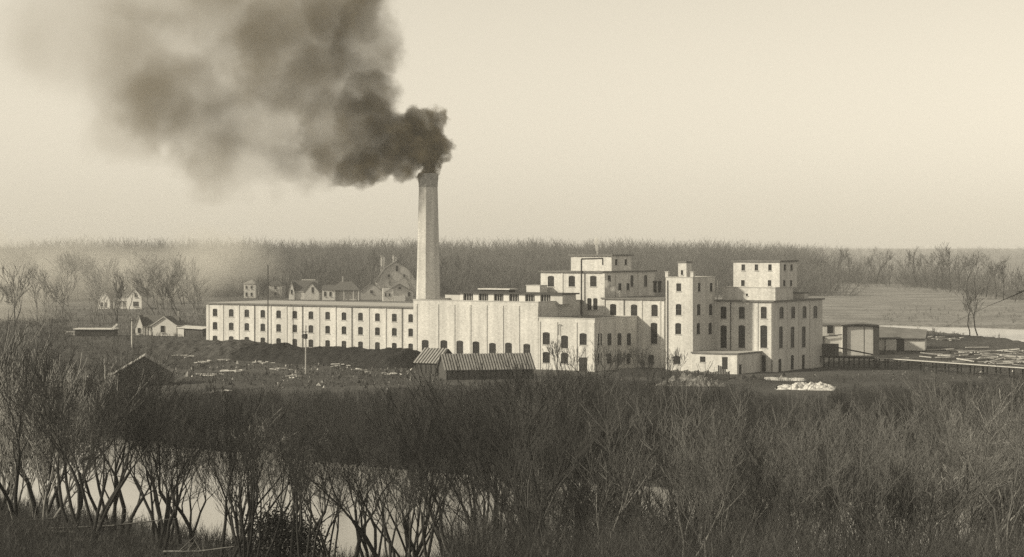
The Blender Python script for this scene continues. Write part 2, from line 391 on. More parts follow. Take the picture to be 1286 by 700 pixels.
# monitor on the roof of the boiler house: piers, dark louvres, overhanging dark roof
um0, um1, vm = uA(577, 3), uA(706, 3), 3.0
def monitor():
    L = um1 - um0; X, Y = w2(um0, vm); zb = zBt - .58
    t = thing('roof_monitor', 'long low ventilator with white piers and dark louvred openings on the boiler house roof', 'roof ventilator', (X, Y, zb), -TH)
    h = zA(um0, vm, 368.5) - zb
    b = MB(); b.box(.2, L - .2, 1.2, 6, 0, h, M['grey']); b.build('core', t)
    b = MB(); b.box(-.3, L + .3, -.5, 6.8, h + .002, h + .3, M['trim']); b.build('roof', t)
    n = 8
    for k, (a, c) in enumerate(((333, 350), (403, 433), (485, 515), (567, 597), (650, 683), (735, 765), (820, 885))):
        p = uA(500 + a / 4.287, vm) - um0; q = uA(500 + c / 4.287, vm) - um0
        b = MB(); b.box(p, q, 0, 1.19, 0, h, M['white'] if k < 6 else M['grey']); b.build('pier', t)
    for a, c in ((350, 403), (433, 485), (515, 567), (597, 650), (683, 735), (765, 820)):
        p = uA(500 + a / 4.287, vm) - um0; q = uA(500 + c / 4.287, vm) - um0
        b = MB(); b.box(p + .02, q - .02, .5, .6, 0, h - .02, M['glass'])
        for j in range(3): x = p + (q - p) * (j + 1) / 4; b.box(x - .05, x + .05, .40, .5, 0, h - .02, M['grey'])
        b.build('louvre', t)
    zt = h + .3
    t2 = thing('roof_slab', 'small raised pale plank roof sitting above the boiler house ventilator', 'roof slab', (*w2(uA(600, 5), 5), zb + zt), -TH)
    Lr = uA(640, 5) - uA(600, 5)
    b = MB(); b.box(0, Lr, 0, 3.5, .55, .8, M['lumber']); b.build('slab', t2)
    b = MB(); b.box(.5, Lr - .5, .4, 3, 0.002, .55, M['trim']); b.build('base', t2)
monitor()

# low block in front on the right of the boiler house
uC0, uC1 = uB1 + .02, uA(747, vB); zC = zA(uC1, vB, 401)
fr = [(686, 417.4, 433, 9, 'a'), (709, 421.6, 437.5, 8.8, 'a'), (732.3, 418.6, 433.5, 9, 'a'), (686, 442, 456, 9, 'a'), (709, 443, 457, 8.8, 'a'), (732.3, 449, 470, 10, 'd')]
ea = [(500 + x / 4.287, 418.5, 434, 5.2, 'a') for x in (1087, 1138, 1192, 1243)] + [(500 + x / 4.287, 444, 457, 5.2, 'a') for x in (1085, 1137, 1190, 1241)]
block('factory_annex', 'two storey white brick annex with large arched windows behind the bare trees', 'factory annex', uC0, uC1, vB, vD - .02, -3.5, zC - .5, parapet=.5, front=fr, east=ea, roofm=M['roof2'],
      pil=[(677.5, .4), (699.5, .35), (724, .35), (745.5, .5)], pil_e=[(753, .35), (773, .35)])

# tall block behind with penthouse
uD0, uD1 = uA(679, vD), uA(757, vD); zD = zA(uD1, vD, 342)
k3 = 3.89
fr = [(660 + x / k3, 300 + 181 / k3, 300 + (234) / k3, 8, 'a') for x in (124, 226, 331)]
fr += [(660 + x / k3, 300 + 290 / k3, 300 + 348 / k3, 5.4, 'a') for x in (312, 341)] + [(660 + x / k3, 300 + 288 / k3, 300 + 320 / k3, 5, 'a') for x in (207, 237)]
ea = [(660 + x / k3, 300 + 178 / k3, 300 + 234 / k3, 4, 'a') for x in (409, 520, 587)] + [(660 + x / k3, 300 + 218 / k3, 300 + 252 / k3, 4, 'r') for x in (461, 501)]
block('mill_building', 'tall white brick mill block with stepped penthouse and paired arched windows behind the annex', 'mill building', uD0, uD1, vD, vA(822, uD1), -3.4, zD, front=fr, east=ea, roofm=M['roof2'],
      pil=[(660 + 180 / k3, .35), (660 + 383 / k3, .5)], pil_e=[(660 + 440 / k3, .3), (660 + 550 / k3, .3)])
vP = 18.0
block('penthouse', 'flat roofed white penthouse on top of the tall mill block beside the steam plume', 'penthouse', uA(717, vP), uA(768, vP), vP, vA(793, uA(768, vP)), zD + .19, zA(uA(768, vP), vP, 321), front=[], east=[(773.8, 326, 333, 3, 'r'), (786, 326, 333, 3, 'r')], roofm=M['roof2'])

# middle block
uE1 = uA(834, vD + .1)
fr = [(770, 382, 396, 8, 'a'), (796.3, 382.5, 397, 8, 'a'), (822, 382.5, 397.5, 8, 'a'), (821.3, 405.5, 432, 8.4, 'a'), (817.5, 446, 457, 7, 'r'), (796.3, 405.5, 432, 8.4, 'a')]
fr = fr[:5]
zE = zA(uD1, vD, 375)
block('factory_block', 'three storey white brick block between the mill building and the slim stair tower', 'factory block', uD1 + .02, uE1, vD + .1, 34, -3.4, zE, front=fr, roofm=M['roof2'], pil=[(806, .35), (829, .35)], spouts=[784])

# stair tower
uF0, uF1 = uA(836, vF), uA(870, vF); zF = zA(uF1, vF, 349)
k4 = 4.117
fr = [(852.4, 356, 366, 6, 'r'), (852.2, 382, 396, 7.2, 'a'), (851.7, 406, 420, 7.4, 'a'), (850, 447, 457.5, 9, 'a')]
ea = [(878.2, 355.5, 366.5, 3.3, 'r'), (893.2, 355.5, 366.5, 3.3, 'r'), (877.6, 382, 396, 4.2, 'a'), (892.6, 382, 396, 4.2, 'a'), (877.2, 405.5, 420, 4.4, 'a'), (892, 405.5, 420, 4.4, 'a')]
block('stair_tower', 'slim four storey white brick tower with raised corners standing forward of the mill', 'tower', uF0, uF1, vF, vG - .02, -3.6, zF - .5, parapet=.5, front=fr, east=ea, spouts=[838.5], pil_e=[(900.5, .4)])
for x in (836.5, 869.3):
    u = uA(x, vF); b = MB(); b.box(-.35, .35, 0, .7, 0, 1.0, M['brick']); b.box(-.45, .45, -.1, .8, 1.002, 1.12, M['coping'])
    tag(b.build('corner_post', None, (*w2(u + (.1 if x < 850 else -.1), vF + .02), zF + .17), -TH), 'short square brick post on the %s front corner of the slim stair tower' % ('left' if x < 850 else 'right'), 'brick post')
u0 = uA(851.6, 7); u1_ = uA(862, 7)
block('rooftop_tower', 'narrow white box with a single small opening on top of the slim stair tower', 'rooftop tower', u0, u1_, 7, 9.3, zF - .49, zA(u0, 7, 329.5), front=[(856.5, 339.5, 345.5, 3, 'r')], eave=.1)

# right-hand block
uG0, uG1 = uF1 + .02, uA(971, vG); zG = zA(uG1, vG, 379)
vGe = vA(1033, uG1)
fx = [820 + x / k4 for x in (365, 459, 573)]
fr = [(x, 385.2, 400.5, 7.4, 'a') for x in fx] + [(x, 408.6, 437.2, w_, 'a') for x, w_ in zip(fx, (8, 8.4, 8.6))] + [(958.9, 446.3, 467, 5.4, 'a')]
ea = [(820 + x / k4, 310 + (311 - i * 1.5) / k4, 310 + (371 - i) / k4, 5.2, 'a') for i, x in enumerate((665, 725, 784, 840))]
ea += [(820 + x / k4, 310 + 412 / k4, 310 + (524 - 2 * i) / k4, 4.8, 'a') for i, x in enumerate((662, 722, 780))]
ea += [(820 + x / k4, 310 + a / k4, 310 + b_ / k4, 3.8, 'a') for x, a, b_ in ((657, 580, 655), (721, 560, 636), (778, 558, 634))]
block('warehouse_block', 'large white brick block with tall arched windows at the right end of the plant', 'factory block', uG0, uG1, vG, vGe, -4.0, zG, front=fr, east=ea, roofm=M['roof2'],
      pil=[(820 + 415 / k4 - 1, .3), (820 + 540 / k4, .35), (969.5, .5)], pil_e=[(820 + x / k4, .35) for x in (695, 755, 812)], spouts=[820 + 403 / k4, 820 + 617 / k4])
vL = 16.6
block('low_penthouse', 'low white penthouse strip with one small vent at the foot of the square rooftop tower', 'penthouse', uA(907, vL), uG1 - .3, vL, vL + 8.6, zG + .19, zA(uG1, vL, 363.5), front=[(938, 369, 372, 2.6, 'r')], parapet=.25)
vH = 18.6; uH0, uH1 = uA(921, vH), uG1 - .25
fr = [(820 + x / k4, 332.3, 340, 4.4, 'r') for x in (467, 535, 605)] + [(820 + x / k4, 352, 359.5, 4.4, 'r') for x in (465, 603)]
ea = [(820 + x / k4, 332.3, 340, 2.8, 'r') for x in (682, 717)] + [(820 + x / k4, 352, 359.5, 2.8, 'r') for x in (679, 715)]
block('rooftop_tower', 'square two storey white tower with small square windows on the roof of the right-hand block', 'rooftop tower', uH0, uH1, vH, min(vA(1001, uH1), vGe - .5), zA(uH1, vH, 363.5) + .3, zA(uH1, vH, 328.5), front=fr, east=ea, wallm=M['brick'], roofm=M['roof2'], eave=.25)
# stair head hatch at the back right of the block roof
b = MB(); b.box(0, 3, 0, 2, 0, 1.2, M['grey']); b.box(-.1, 3.1, -.1, 2.1, 1.202, 1.35, M['trim'])
tag(b.build('roof_hatch', None, (*w2(uG1 - 3.6, vGe - 8), zG + .19), -TH), 'low dark box on the roof behind the square rooftop tower', 'roof hatch')

# low block in front
def solve_v():
    best = min(np.arange(-12, 10, .1), key=lambda v: abs(vA(956, uA(926.5, v)) - vG)); return float(best)
vI = solve_v(); uI0, uI1 = uA(869, vI), uA(926.5, vI); zI = zA(uI1, vI, 445)
block('gatehouse', 'low single storey white brick lodge with dark doors in front of the slim tower', 'low building', uI0, uI1, vI, vF - .1 if vI < vF - 2 else vG - .2, -4.0, zI, front=[(882.5, 448, 455, 7, 'r'), (910.3, 449, 464, 7, 'd')],
      east=[(820 + 452 / k4, 458, 471.5, 3.2, 'd')], roofm=M['roof'], eave=.15, pil=[(925, .4)])
if vI < vF - 2:
    block('lodge_extension', 'back half of the low white lodge against the tall right-hand block', 'low building', uF1 + .05, uI1, vF - .08, vG - .05, -4.0, zI, roofm=M['roof'], eave=.15, spouts_e=[953])

# roof clutter: vents, stacks, bent exhaust pipe
def round_vent(x, y0, y1, u_, v_, rad, label, dark=True):
    z0 = zA(u_, v_, y1); z1 = zA(u_, v_, y0); m = M['iron'] if dark else M['white']
    t = thing('roof_vent', label, 'roof vent', (*w2(u_, v_), z0))
    b = MB(); b.tube((0, 0, 0), (0, 0, z1 - z0 - .5), rad * .8, rad * .8, m, 12); b.build('pipe', t)
    b = MB(); b.tube((0, 0, z1 - z0 - .5), (0, 0, z1 - z0 - .2), rad * 1.15, rad * 1.15, m, 12); b.tube((0, 0, z1 - z0 - .198), (0, 0, z1 - z0), rad * 1.1, .1, m, 12); b.build('cap', t)
for x in (822.5, 828.5): round_vent(x, 352.5, 367.5, uA(x, 30), 30, .45, 'dark round ventilator at the back of the middle block roof, %s of the pair' % ('left' if x < 825 else 'right'))
round_vent(778.3, 365, 373.5, uA(778.3, 17), 17, .22, 'short pale stack with a little steam on the middle block roof', False)
def exhaust():
    u_, v_ = uA(730.5, vD - .5), vD - .6; z0 = zA(u_, v_, 399); z1 = zA(u_, v_, 325.5); X, Y = w2(u_, v_)
    t = thing('exhaust_pipe', 'tall dark iron pipe bent over at the top in front of the mill block', 'pipe', (X, Y, zC), -TH)
    b = MB(); b.tube((0, 0, 0), (0, 0, z1 - zC), .17, .17, M['iron'], 8); b.build('riser', t)
    L = uA(757, v_) - u_
    b = MB(); b.tube((0, 0, z1 - zC), (L, 0, z1 - zC + .15), .17, .17, M['iron'], 8); b.tube((L, 0, z1 - zC + .15), (L, 0, z1 - zC - 1.3), .16, .16, M['iron'], 8); b.build('crosspipe', t)
exhaust()
for x, u_, v_, y0, y1, lab in ((709, uA(709, -2), -2, 408, 418, 'thin dark bent pipe rising in front of the annex window wall'),):
    b = MB(); z0 = zA(u_, vB - .3, 421) - 0; z1 = zA(u_, vB - .3, 408)
    b.tube((0, 0, 0), (0, 0, z1 - z0), .07, .07, M['iron'], 6); b.tube((0, 0, z1 - z0), (.7, 0, z1 - z0 - .05), .07, .07, M['iron'], 6)
    tag(b.build('bent_pipe', None, (*w2(u_, vB - .3), z0), -TH), lab, 'pipe')
# small parapet box left of the mill block
u_ = uA(661, 10); b = MB(); b.box(0, uA(678, 10) - u_, 0, 3, 0, zA(u_, 10, 359) - zBt + .6, M['white']); b.box(-.1, uA(678, 10) - u_ + .1, -.1, 3.1, zA(u_, 10, 359) - zBt + .602, zA(u_, 10, 359) - zBt + .75, M['coping'])
tag(b.build('roof_box', None, (*w2(u_, 10), zBt - .59), -TH), 'small white box against the left wall of the mill block above the ventilator roof', 'roof box')
b = MB(); b.box(0, 5.5, 0, 2, 0, 1.5, M['grey']); b.box(-.1, 5.6, -.1, 2.1, 1.502, 1.62, M['trim'])
tag(b.build('roof_box', None, (*w2(uA(559, 10), 10), zBt - .59), -TH), 'low grey box on the boiler house roof just right of the chimney', 'roof box')

# ------------------------------------------------------------------ chimney
def chimney():
    v_ = 18.6; u_ = uA(537.8, v_); X, Y = w2(u_, v_)
    zt = zY(Y, 218); t = thing('factory_chimney', 'tall tapering octagonal brick chimney pouring out black smoke', 'chimney', (X, Y, -3.2), -TH)
    hh = zt + 3.2; sc = Y / F
    def ring(z, r): return [(r * math.cos(R(22.5 + 45 * k)), r * math.sin(R(22.5 + 45 * k)), z) for k in range(8)]
    def rad(z): # from widths in the photo: 30.5 px at y 376, 23.5 px near the top
        y = 303 + (H - (z - 3.2)) * F / Y; return (23.6 + (30.5 - 23.6) * (y - 232) / (376 - 232)) * sc / 2 / math.cos(R(10))
    def loft(name, prof, m, cap=False):
        b = MB()
        rs = [ring(z, r) for z, r in prof]
        for a, c in zip(rs, rs[1:]):
            for k in range(8): b.poly([a[k], a[(k + 1) % 8], c[(k + 1) % 8], c[k]], m)
        if cap: b.poly(rs[-1], M['iron'])
        b.build(name, t)
    zs = list(np.linspace(0, hh - 3.2, 8)); loft('shaft', [(z, rad(z)) for z in zs], M['chimney'])
    r = rad(hh - 3.2)
    loft('crown', [(hh - 3.2, r + .02), (hh - 3.1, r + .05), (hh - 2.2, r + .06), (hh - 1.2, r + .16), (hh - .2, r + .2), (hh, r + .12), (hh, r - .5), (hh - 3, r - .6)], M['soot'], True)
    return X, Y, zt
CHX, CHY, CHZ = chimney()

# ------------------------------------------------------------------ generic houses and sheds
def gable_part(b, x0, x1, y0, y1, h, rise, wm, rm, axis='x', over=.35):
    """walls with gables plus a two-slope roof of real thickness; ridge along the given axis"""
    def T(p): return p if axis == 'x' else (p[1], p[0], p[2])
    if axis == 'y': x0, x1, y0, y1 = y0, y1, x0, x1
    ym = (y0 + y1) / 2
    W = MB() if b is None else b
    for x in (x0, x1): W.poly([T((x, y0, 0)), T((x, y1, 0)), T((x, y1, h)), T((x, ym, h + rise)), T((x, y0, h))], wm)
    for y in (y0, y1): W.poly([T((x0, y, 0)), T((x1, y, 0)), T((x1, y, h)), T((x0, y, h))], wm)
    Rf = MB(); s = rise / (ym - y0); o = over; tk = .16
    for sg in (-1, 1):
        ye = ym + sg * ((y1 - y0) / 2 + o); ze = h - s * o + .02; zr = h + rise + .02
        q = [(x0 - o, ye, ze), (x1 + o, ye, ze), (x1 + o, ym, zr), (x0 - o, ym, zr)]
        Rf.poly([T((a, c, d + tk)) for a, c, d in q], rm); Rf.poly([T(p) for p in q], rm)
        for i in range(4):
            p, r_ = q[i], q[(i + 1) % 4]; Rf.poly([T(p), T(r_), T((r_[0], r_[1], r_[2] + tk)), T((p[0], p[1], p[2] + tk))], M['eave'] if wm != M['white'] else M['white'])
    return W, Rf
def hip_roof(x0, x1, y0, y1, h, rise, rm, over=.4):
    b = MB(); x0 -= over; x1 += over; y0 -= over; y1 += over; ym = (y0 + y1) / 2; d = min((y1 - y0) / 2, (x1 - x0) / 2 - .2)
    a, c, e, g = (x0, y0, h), (x1, y0, h), (x1, y1, h), (x0, y1, h); r0, r1 = (x0 + d, ym, h + rise), (x1 - d, ym, h + rise)
    for q in ((a, c, r1, r0), (c, e, r1), (e, g, r0, r1), (g, a, r0), (g, e, c, a)): b.poly(q, rm)
    return b
def flat_window(parent, x, y, z, w, h, rotz=0, dark=True):
    return add_window(parent, (x, y, z), rotz, w, h, False, M['white'])
def brick_stack(parent, x, y, z0, z1, m=None, w=.6):
    b = MB(); b.box(x - w / 2, x + w / 2, y - w / 2, y + w / 2, z0, z1, m or M['white']); b.box(x - w / 2 - .08, x + w / 2 + .08, y - w / 2 - .08, y + w / 2 + .08, z1 + .002, z1 + .2, M['trim']); b.build('chimney', parent)
def post(b, x, y, z0, z1, m, w=.18): b.box(x - w / 2, x + w / 2, y - w / 2, y + w / 2, z0, z1, m)

def house_root(name, label, x, Y, rz, cat='house', dz=0):
    X = (x - 643) / F * Y; return thing(name, label, cat, (X, Y, ground_z(X, Y) + dz), rz)

def small_windows(t, spots, rotz=0):
    for x, y, z, w, h in spots: add_window(t, (x, y - .25, z), rotz, w, h, False, M['white'])

# far left house: two gables joined by a porch
def house_porch():
    Y = 765; t = house_root('farmhouse', 'white farmhouse with two gables and a columned porch, far left beyond the bungalow', 176 - 54, Y, R(-16)); p = Y / F
    Lx = 55 * p / .9
    # left gable faces the viewer's left, right gable faces front
    W, r = gable_part(None, 1, Lx - 1, 2.2, 7.5, 4.0, 2.6, M['white'], M['shingle']); W.build('wall', t); r.build('roof', t)
    W, r = gable_part(None, Lx - 5.6, Lx, 0, 8, 4.4, 2.9, M['white'], M['shingle'], 'y'); W.build('wall', t); r.build('roof', t)
    W, r = gable_part(None, 0, 4.4, .8, 8, 4.0, 3.2, M['white'], M['shingle'], 'y'); W.build('wall', t); r.build('roof', t)
    b = MB(); b.box(4.6, Lx - 5.8, .2, 2.1, 2.7, 2.9, M['shingle']); b.build('porch_roof', t)
    for k in range(5):
        b = MB(); post(b, 4.8 + k * (Lx - 10.9) / 4, .4, 0, 2.698, M['white']); b.build('porch_post', t)
    small_windows(t, [(Lx - 2.8, -.02, 1.0, .9, 1.7), (Lx - 1.7, -.02, 1.0, .9, 1.7), (Lx - 2.3, -.02, 4.2, .9, 1.5), (1.4, .78, .8, .8, 1.5), (2.9, .78, .8, .8, 1.5)])
    brick_stack(t, Lx / 2, 5, 5.5, 8.2)
house_porch()
def bungalow():
    Y = 548; t = house_root('bungalow', 'low white bungalow with a front gable and dark window beside the long wing', 167, Y, R(-10)); p = Y / F
    Lx = 11.2
    W, r = gable_part(None, .3, Lx - 1, 2.5, 8.5, 2.4, 2.4, M['white'], M['shingle']); W.build('wall', t); r.build('roof', t)
    W, r = gable_part(None, 5.2, Lx + .3, 0, 8, 2.7, 2.1, M['white'], M['shingle'], 'y'); W.build('wall', t); r.build('roof', t)
    W, r = gable_part(None, 0, 1.9, 1.8, 4.5, 2.4, 2.6, M['white'], M['shingle'], 'y', .15); W.build('wall', t); r.build('roof', t)
    small_windows(t, [(7.9, -.02, .9, 1.0, 1.7), (1.0, 1.78, .6, .7, 1.3)])
    for k in range(4): b = MB(); post(b, 2.4 + k * .8, 1.6, 0, 2.2, M['white']); b.build('porch_post', t)
    b = MB(); b.box(2.0, 5.1, 1.2, 2.45, 2.202, 2.36, M['shingle']); b.build('porch_roof', t)
    brick_stack(t, 9.9, 6.5, 3, 6.2, M['soot'])
bungalow()
t = house_root('wooden_shed', 'small shed with white side and pale flat roof between the bungalow and the long wing', 223, 545, R(-20), 'shed')
b = MB(); b.box(0, 1.8, 0, 4, 0, 2.2, M['white']); b.box(1.802, 7.0, 0.2, 4, 0, 1.9, M['board']); b.build('wall', t)
b = MB(); b.poly([(-.2, -.3, 2.3), (7.2, -.3, 2.0), (7.2, 4.4, 2.4), (-.2, 4.4, 2.7)], M['lumber']); b.poly([(-.2, -.3, 2.2), (7.2, -.3, 1.92), (7.2, -.3, 2.0), (-.2, -.3, 2.3)], M['lumber']); b.build('roof', t)
t = house_root('lumber_shed', 'long low dark shed with a pale roof edge at the far left of the yard', 94, 545, R(-4), 'shed')
b = MB(); b.box(0, 10, 0, 4, 0, 1.7, M['board2']); b.build('wall', t); b = MB(); b.box(-.3, 10.2, -.4, 4.3, 1.702, 1.95, M['lumber']); b.bar((9.6, 0, 1.95), (11, 0, 3.1), .5, M['lumber']); b.build('roof', t)

# brown barn in the left foreground of the yard
def near_barn():
    Y = 408; t = house_root('barn', 'weathered brown barn with a dark gable end half hidden by bare trees at left', 146, Y, R(8), 'barn'); p = Y / F
    W, r = gable_part(None, 0, 10.5, 0, 9, 2.3, 3.1, M['board'], M['shingle2'], 'y', .5); W.build('wall', t); r.build('roof', t)
    b = MB(); b.box(-1.7, -.05, .5, 7, 0, 2.0, M['lumber']); b.build('lean_to', t)
    b = MB(); b.box(4.3, 6.3, -.08, -.002, 0, 2.3, M['board2']); b.build('door', t)
near_barn()

# houses behind the long wing (left to right)
def hx(x, Y): return (x - 643) / F * Y
def village():
    k7 = 4.946
    Y = 905
    t = house_root('town_house', 'narrow white two storey house, leftmost behind the long wing', 306, Y, R(-8)); W_ = 15 * Y / F / .98
    b = MB(); b.box(0, W_, 0, 6, 0, 6.0, M['white']); b.build('wall', t); hip_roof(0, W_, 0, 6, 6.0, 1.6, M['shingle2']).build('roof', t)
    small_windows(t, [(1.2, -.02, 3.9, .7, 1.3), (3.4, -.02, 3.9, .7, 1.3), (1.2, -.02, .9, .7, 1.4), (3.4, -.02, .9, .7, 1.4)])
    t = house_root('town_house', 'grey hip roofed two storey house behind the tall dark pole', 337.5, Y + 5, R(-8)); W_ = 17 * Y / F
    b = MB(); b.box(0, W_, 0, 7, 0, 5.6, M['grey']); b.build('wall', t); hip_roof(0, W_, 0, 7, 5.6, 1.9, M['shingle'], .7).build('roof', t)
    small_windows(t, [(2.9, -.02, 3.7, .8, 1.3), (2.9, -.02, .9, .8, 1.6)])
    t = house_root('small_house', 'small white house front showing between the trees above the gabled house', 350.5, Y + 90, R(-6), dz=3.5)
    b = MB(); b.box(0, 1.3, 0, 5, 0, 4.6, M['white']); b.box(1.7, 2.8, .3, 5, 0, 4.2, M['white']); b.box(3.2, 4.6, .1, 5, 0, 4.4, M['white']); b.box(1.302, 1.698, 1, 5, 0, 4.1, M['trim']); b.box(2.802, 3.198, 1, 5, 0, 4.1, M['trim']); b.build('wall', t)
    b = MB(); b.box(-.2, 4.8, -.2, 5.3, 4.602, 4.8, M['white']); b.build('roof', t)
    # gabled house with pale left gable
    Y = 880; t = house_root('gabled_house', 'steep gabled house with white left end and grey right gable above the long wing roof', 361.5, Y, R(-12)); Lx = 13.4
    W, r = gable_part(None, 0, 11, 2.5, 8.5, 3.7, 4.0, M['white'], M['shingle']); W.build('wall', t); r.build('roof', t)
    W, r = gable_part(None, 7.0, 13.2, 0, 7.5, 3.4, 3.6, M['grey'], M['shingle'], 'y'); W.build('wall', t); r.build('roof', t)
    W, r = gable_part(None, 0, 2.4, 1.3, 5, 3.2, 4.0, M['white'], M['shingle'], 'y', .2); W.build('wall', t); r.build('roof', t)
    small_windows(t, [(10.6, -.02, 2.9, .9, 2.3), (1.2, 1.28, 2.4, .7, 1.7)])
    b = MB(); b.box(4.2, 10, 5.3, 5.7, 7.95, 8.2, M['lumber']); b.build('ridge_board', t)
    # hip roofed cottage with dark porch
    Y = 870; t = house_root('cottage', 'broad cottage with a hipped roof and dark porch, chimney at its peak', 404, Y, R(-5)); W_ = 47 * Y / F
    b = MB(); b.box(0, 5.0, 1.0, 8, 0, 4.2, M['white']); b.build('wall', t)
    b = MB(); b.box(5.02, W_ - .5, 2.6, 8, 0, 3.6, M['grey']); b.build('porch_wall', t)
    hip_roof(3.2, W_ + .3, .4, 8, 4.2, 3.4, M['shingle'], .3).build('roof', t)
    b = MB(); b.poly([(-.3, .6, 4.22), (5.2, .6, 4.22), (5.2, 4.5, 6.2), (-.3, 4.5, 6.2)], M['shingle']); b.poly([(-.3, .6, 4.21), (-.3, 4.5, 6.19), (-.3, 4.5, 4.2)], M['white']); b.build('wing_roof', t)
    for x_ in (5.3, 9.0, 12.8, W_ - .2): b = MB(); post(b, x_, .7, 0, 4.18, M['white'], .28); b.build('porch_post', t)
    small_windows(t, [(1.2, .98, 1.6, .8, 1.9), (3.4, .98, 1.6, .8, 1.9)])
    brick_stack(t, 7.9, 4.2, 6.5, 9.8, M['soot'])
    # grey gable
    t = house_root('grey_house', 'plain grey gable fronted house with a finial between cottage and barn', 453, 885, R(4)); W_ = 27 * 885 / F
    W, r = gable_part(None, 0, W_, 0, 8, 3.4, 3.6, M['grey'], M['shingle'], 'y', .3); W.build('wall', t); r.build('roof', t)
    b = MB(); b.box(W_ / 2 - .12, W_ / 2 + .12, -.3, -.1, 6.2, 8.6, M['trim']); b.build('finial', t)
    small_windows(t, [(W_ / 2, -.02, 2.6, 1.0, 1.3)])
    # white house front with front gable roof
    t = house_root('gable_cottage', 'small cottage with low front gable and white left wall in front of the large barn', 481, 860, R(6)); W_ = 39 * 860 / F
    b = MB(); b.box(0, 4.2, -.4, 5, 0, 5.0, M['white']); b.build('bay', t)
    W, r = gable_part(None, 1.2, W_ - .4, 0.2, 8, 3.8, 3.2, M['grey'], M['shingle'], 'y', .8); W.build('wall', t); r.build('roof', t)
    small_windows(t, [(W_ / 2 + .5, .18, 4.8, .9, .9), (W_ - 2, .18, 1.8, 1.0, 1.8), (1.0, -.42, 1.9, .6, 1.3), (2.6, -.42, 1.9, .6, 1.3)])
    b = MB(); b.box(4.4, 8.8, -2.0, .15, 0, 2.2, M['white']); b.build('porch', t)
    # large gambrel barn
    Y = 925; t = house_root('gambrel_barn', 'large grey gambrel roofed barn with three small dark windows beside the chimney', 473, Y, R(6), 'barn', 2.0); W_ = 50 * Y / F
    hw = W_ / 2; D = 14; e = 4.6; prof = [(0, e), (hw * .42, e + 5.2), (hw, e + 8.4), (W_ - hw * .42, e + 5.2), (W_, e)]
    b = MB()
    for y in (0, D): b.poly([(0, y, -2)] + [(x, y, z) for x, z in prof] + [(W_, y, -2)], M['grey'])
    for x in (0, W_): b.poly([(x, 0, -2), (x, D, -2), (x, D, e), (x, 0, e)], M['grey'])
    b.build('wall', t)
    b = MB(); pr = [(-.5, e - .5)] + prof[1:4] + [(W_ + .5, e - .5)]
    for (xa, za), (xb, zb) in zip(pr, pr[1:]):
        for dz in (.03, .25): b.poly([(xa, -.5, za + dz), (xb, -.5, zb + dz), (xb, D + .5, zb + dz), (xa, D + .5, za + dz)], M['shingle'])
        b.poly([(xa, -.5, za + .03), (xb, -.5, zb + .03), (xb, -.5, zb + .25), (xa, -.5, za + .25)], M['shingle'])
    b.build('roof', t)
    small_windows(t, [(hw + .2, -.03, e + 4.2, 1.0, 2.4), (hw - 3.3, -.03, e + 1.6, .9, 1.3), (hw + 3.3, -.03, e + 1.6, .9, 1.3)])
    for i, (x, ln) in enumerate(((479, 'left'), (494, 'right'))):
        t = house_root('brick_stack', 'pale square smokestack above the gambrel barn roof, the %s one of the pair' % ln, x - 1.3, 985, 0, 'smokestack')
        b = MB(); z1 = zY(985, 321.5) - t.location.z
        b.box(0, .9, 0, .9, 0, z1, M['white']); b.box(1.3, 1.9, .1, .8, 0, z1 - .4, M['grey']); b.build('shaft', t)
        b = MB(); b.box(-.1, 1.0, -.1, 1.0, z1 + .002, z1 + .25, M['grey']); b.build('cap', t)
village()

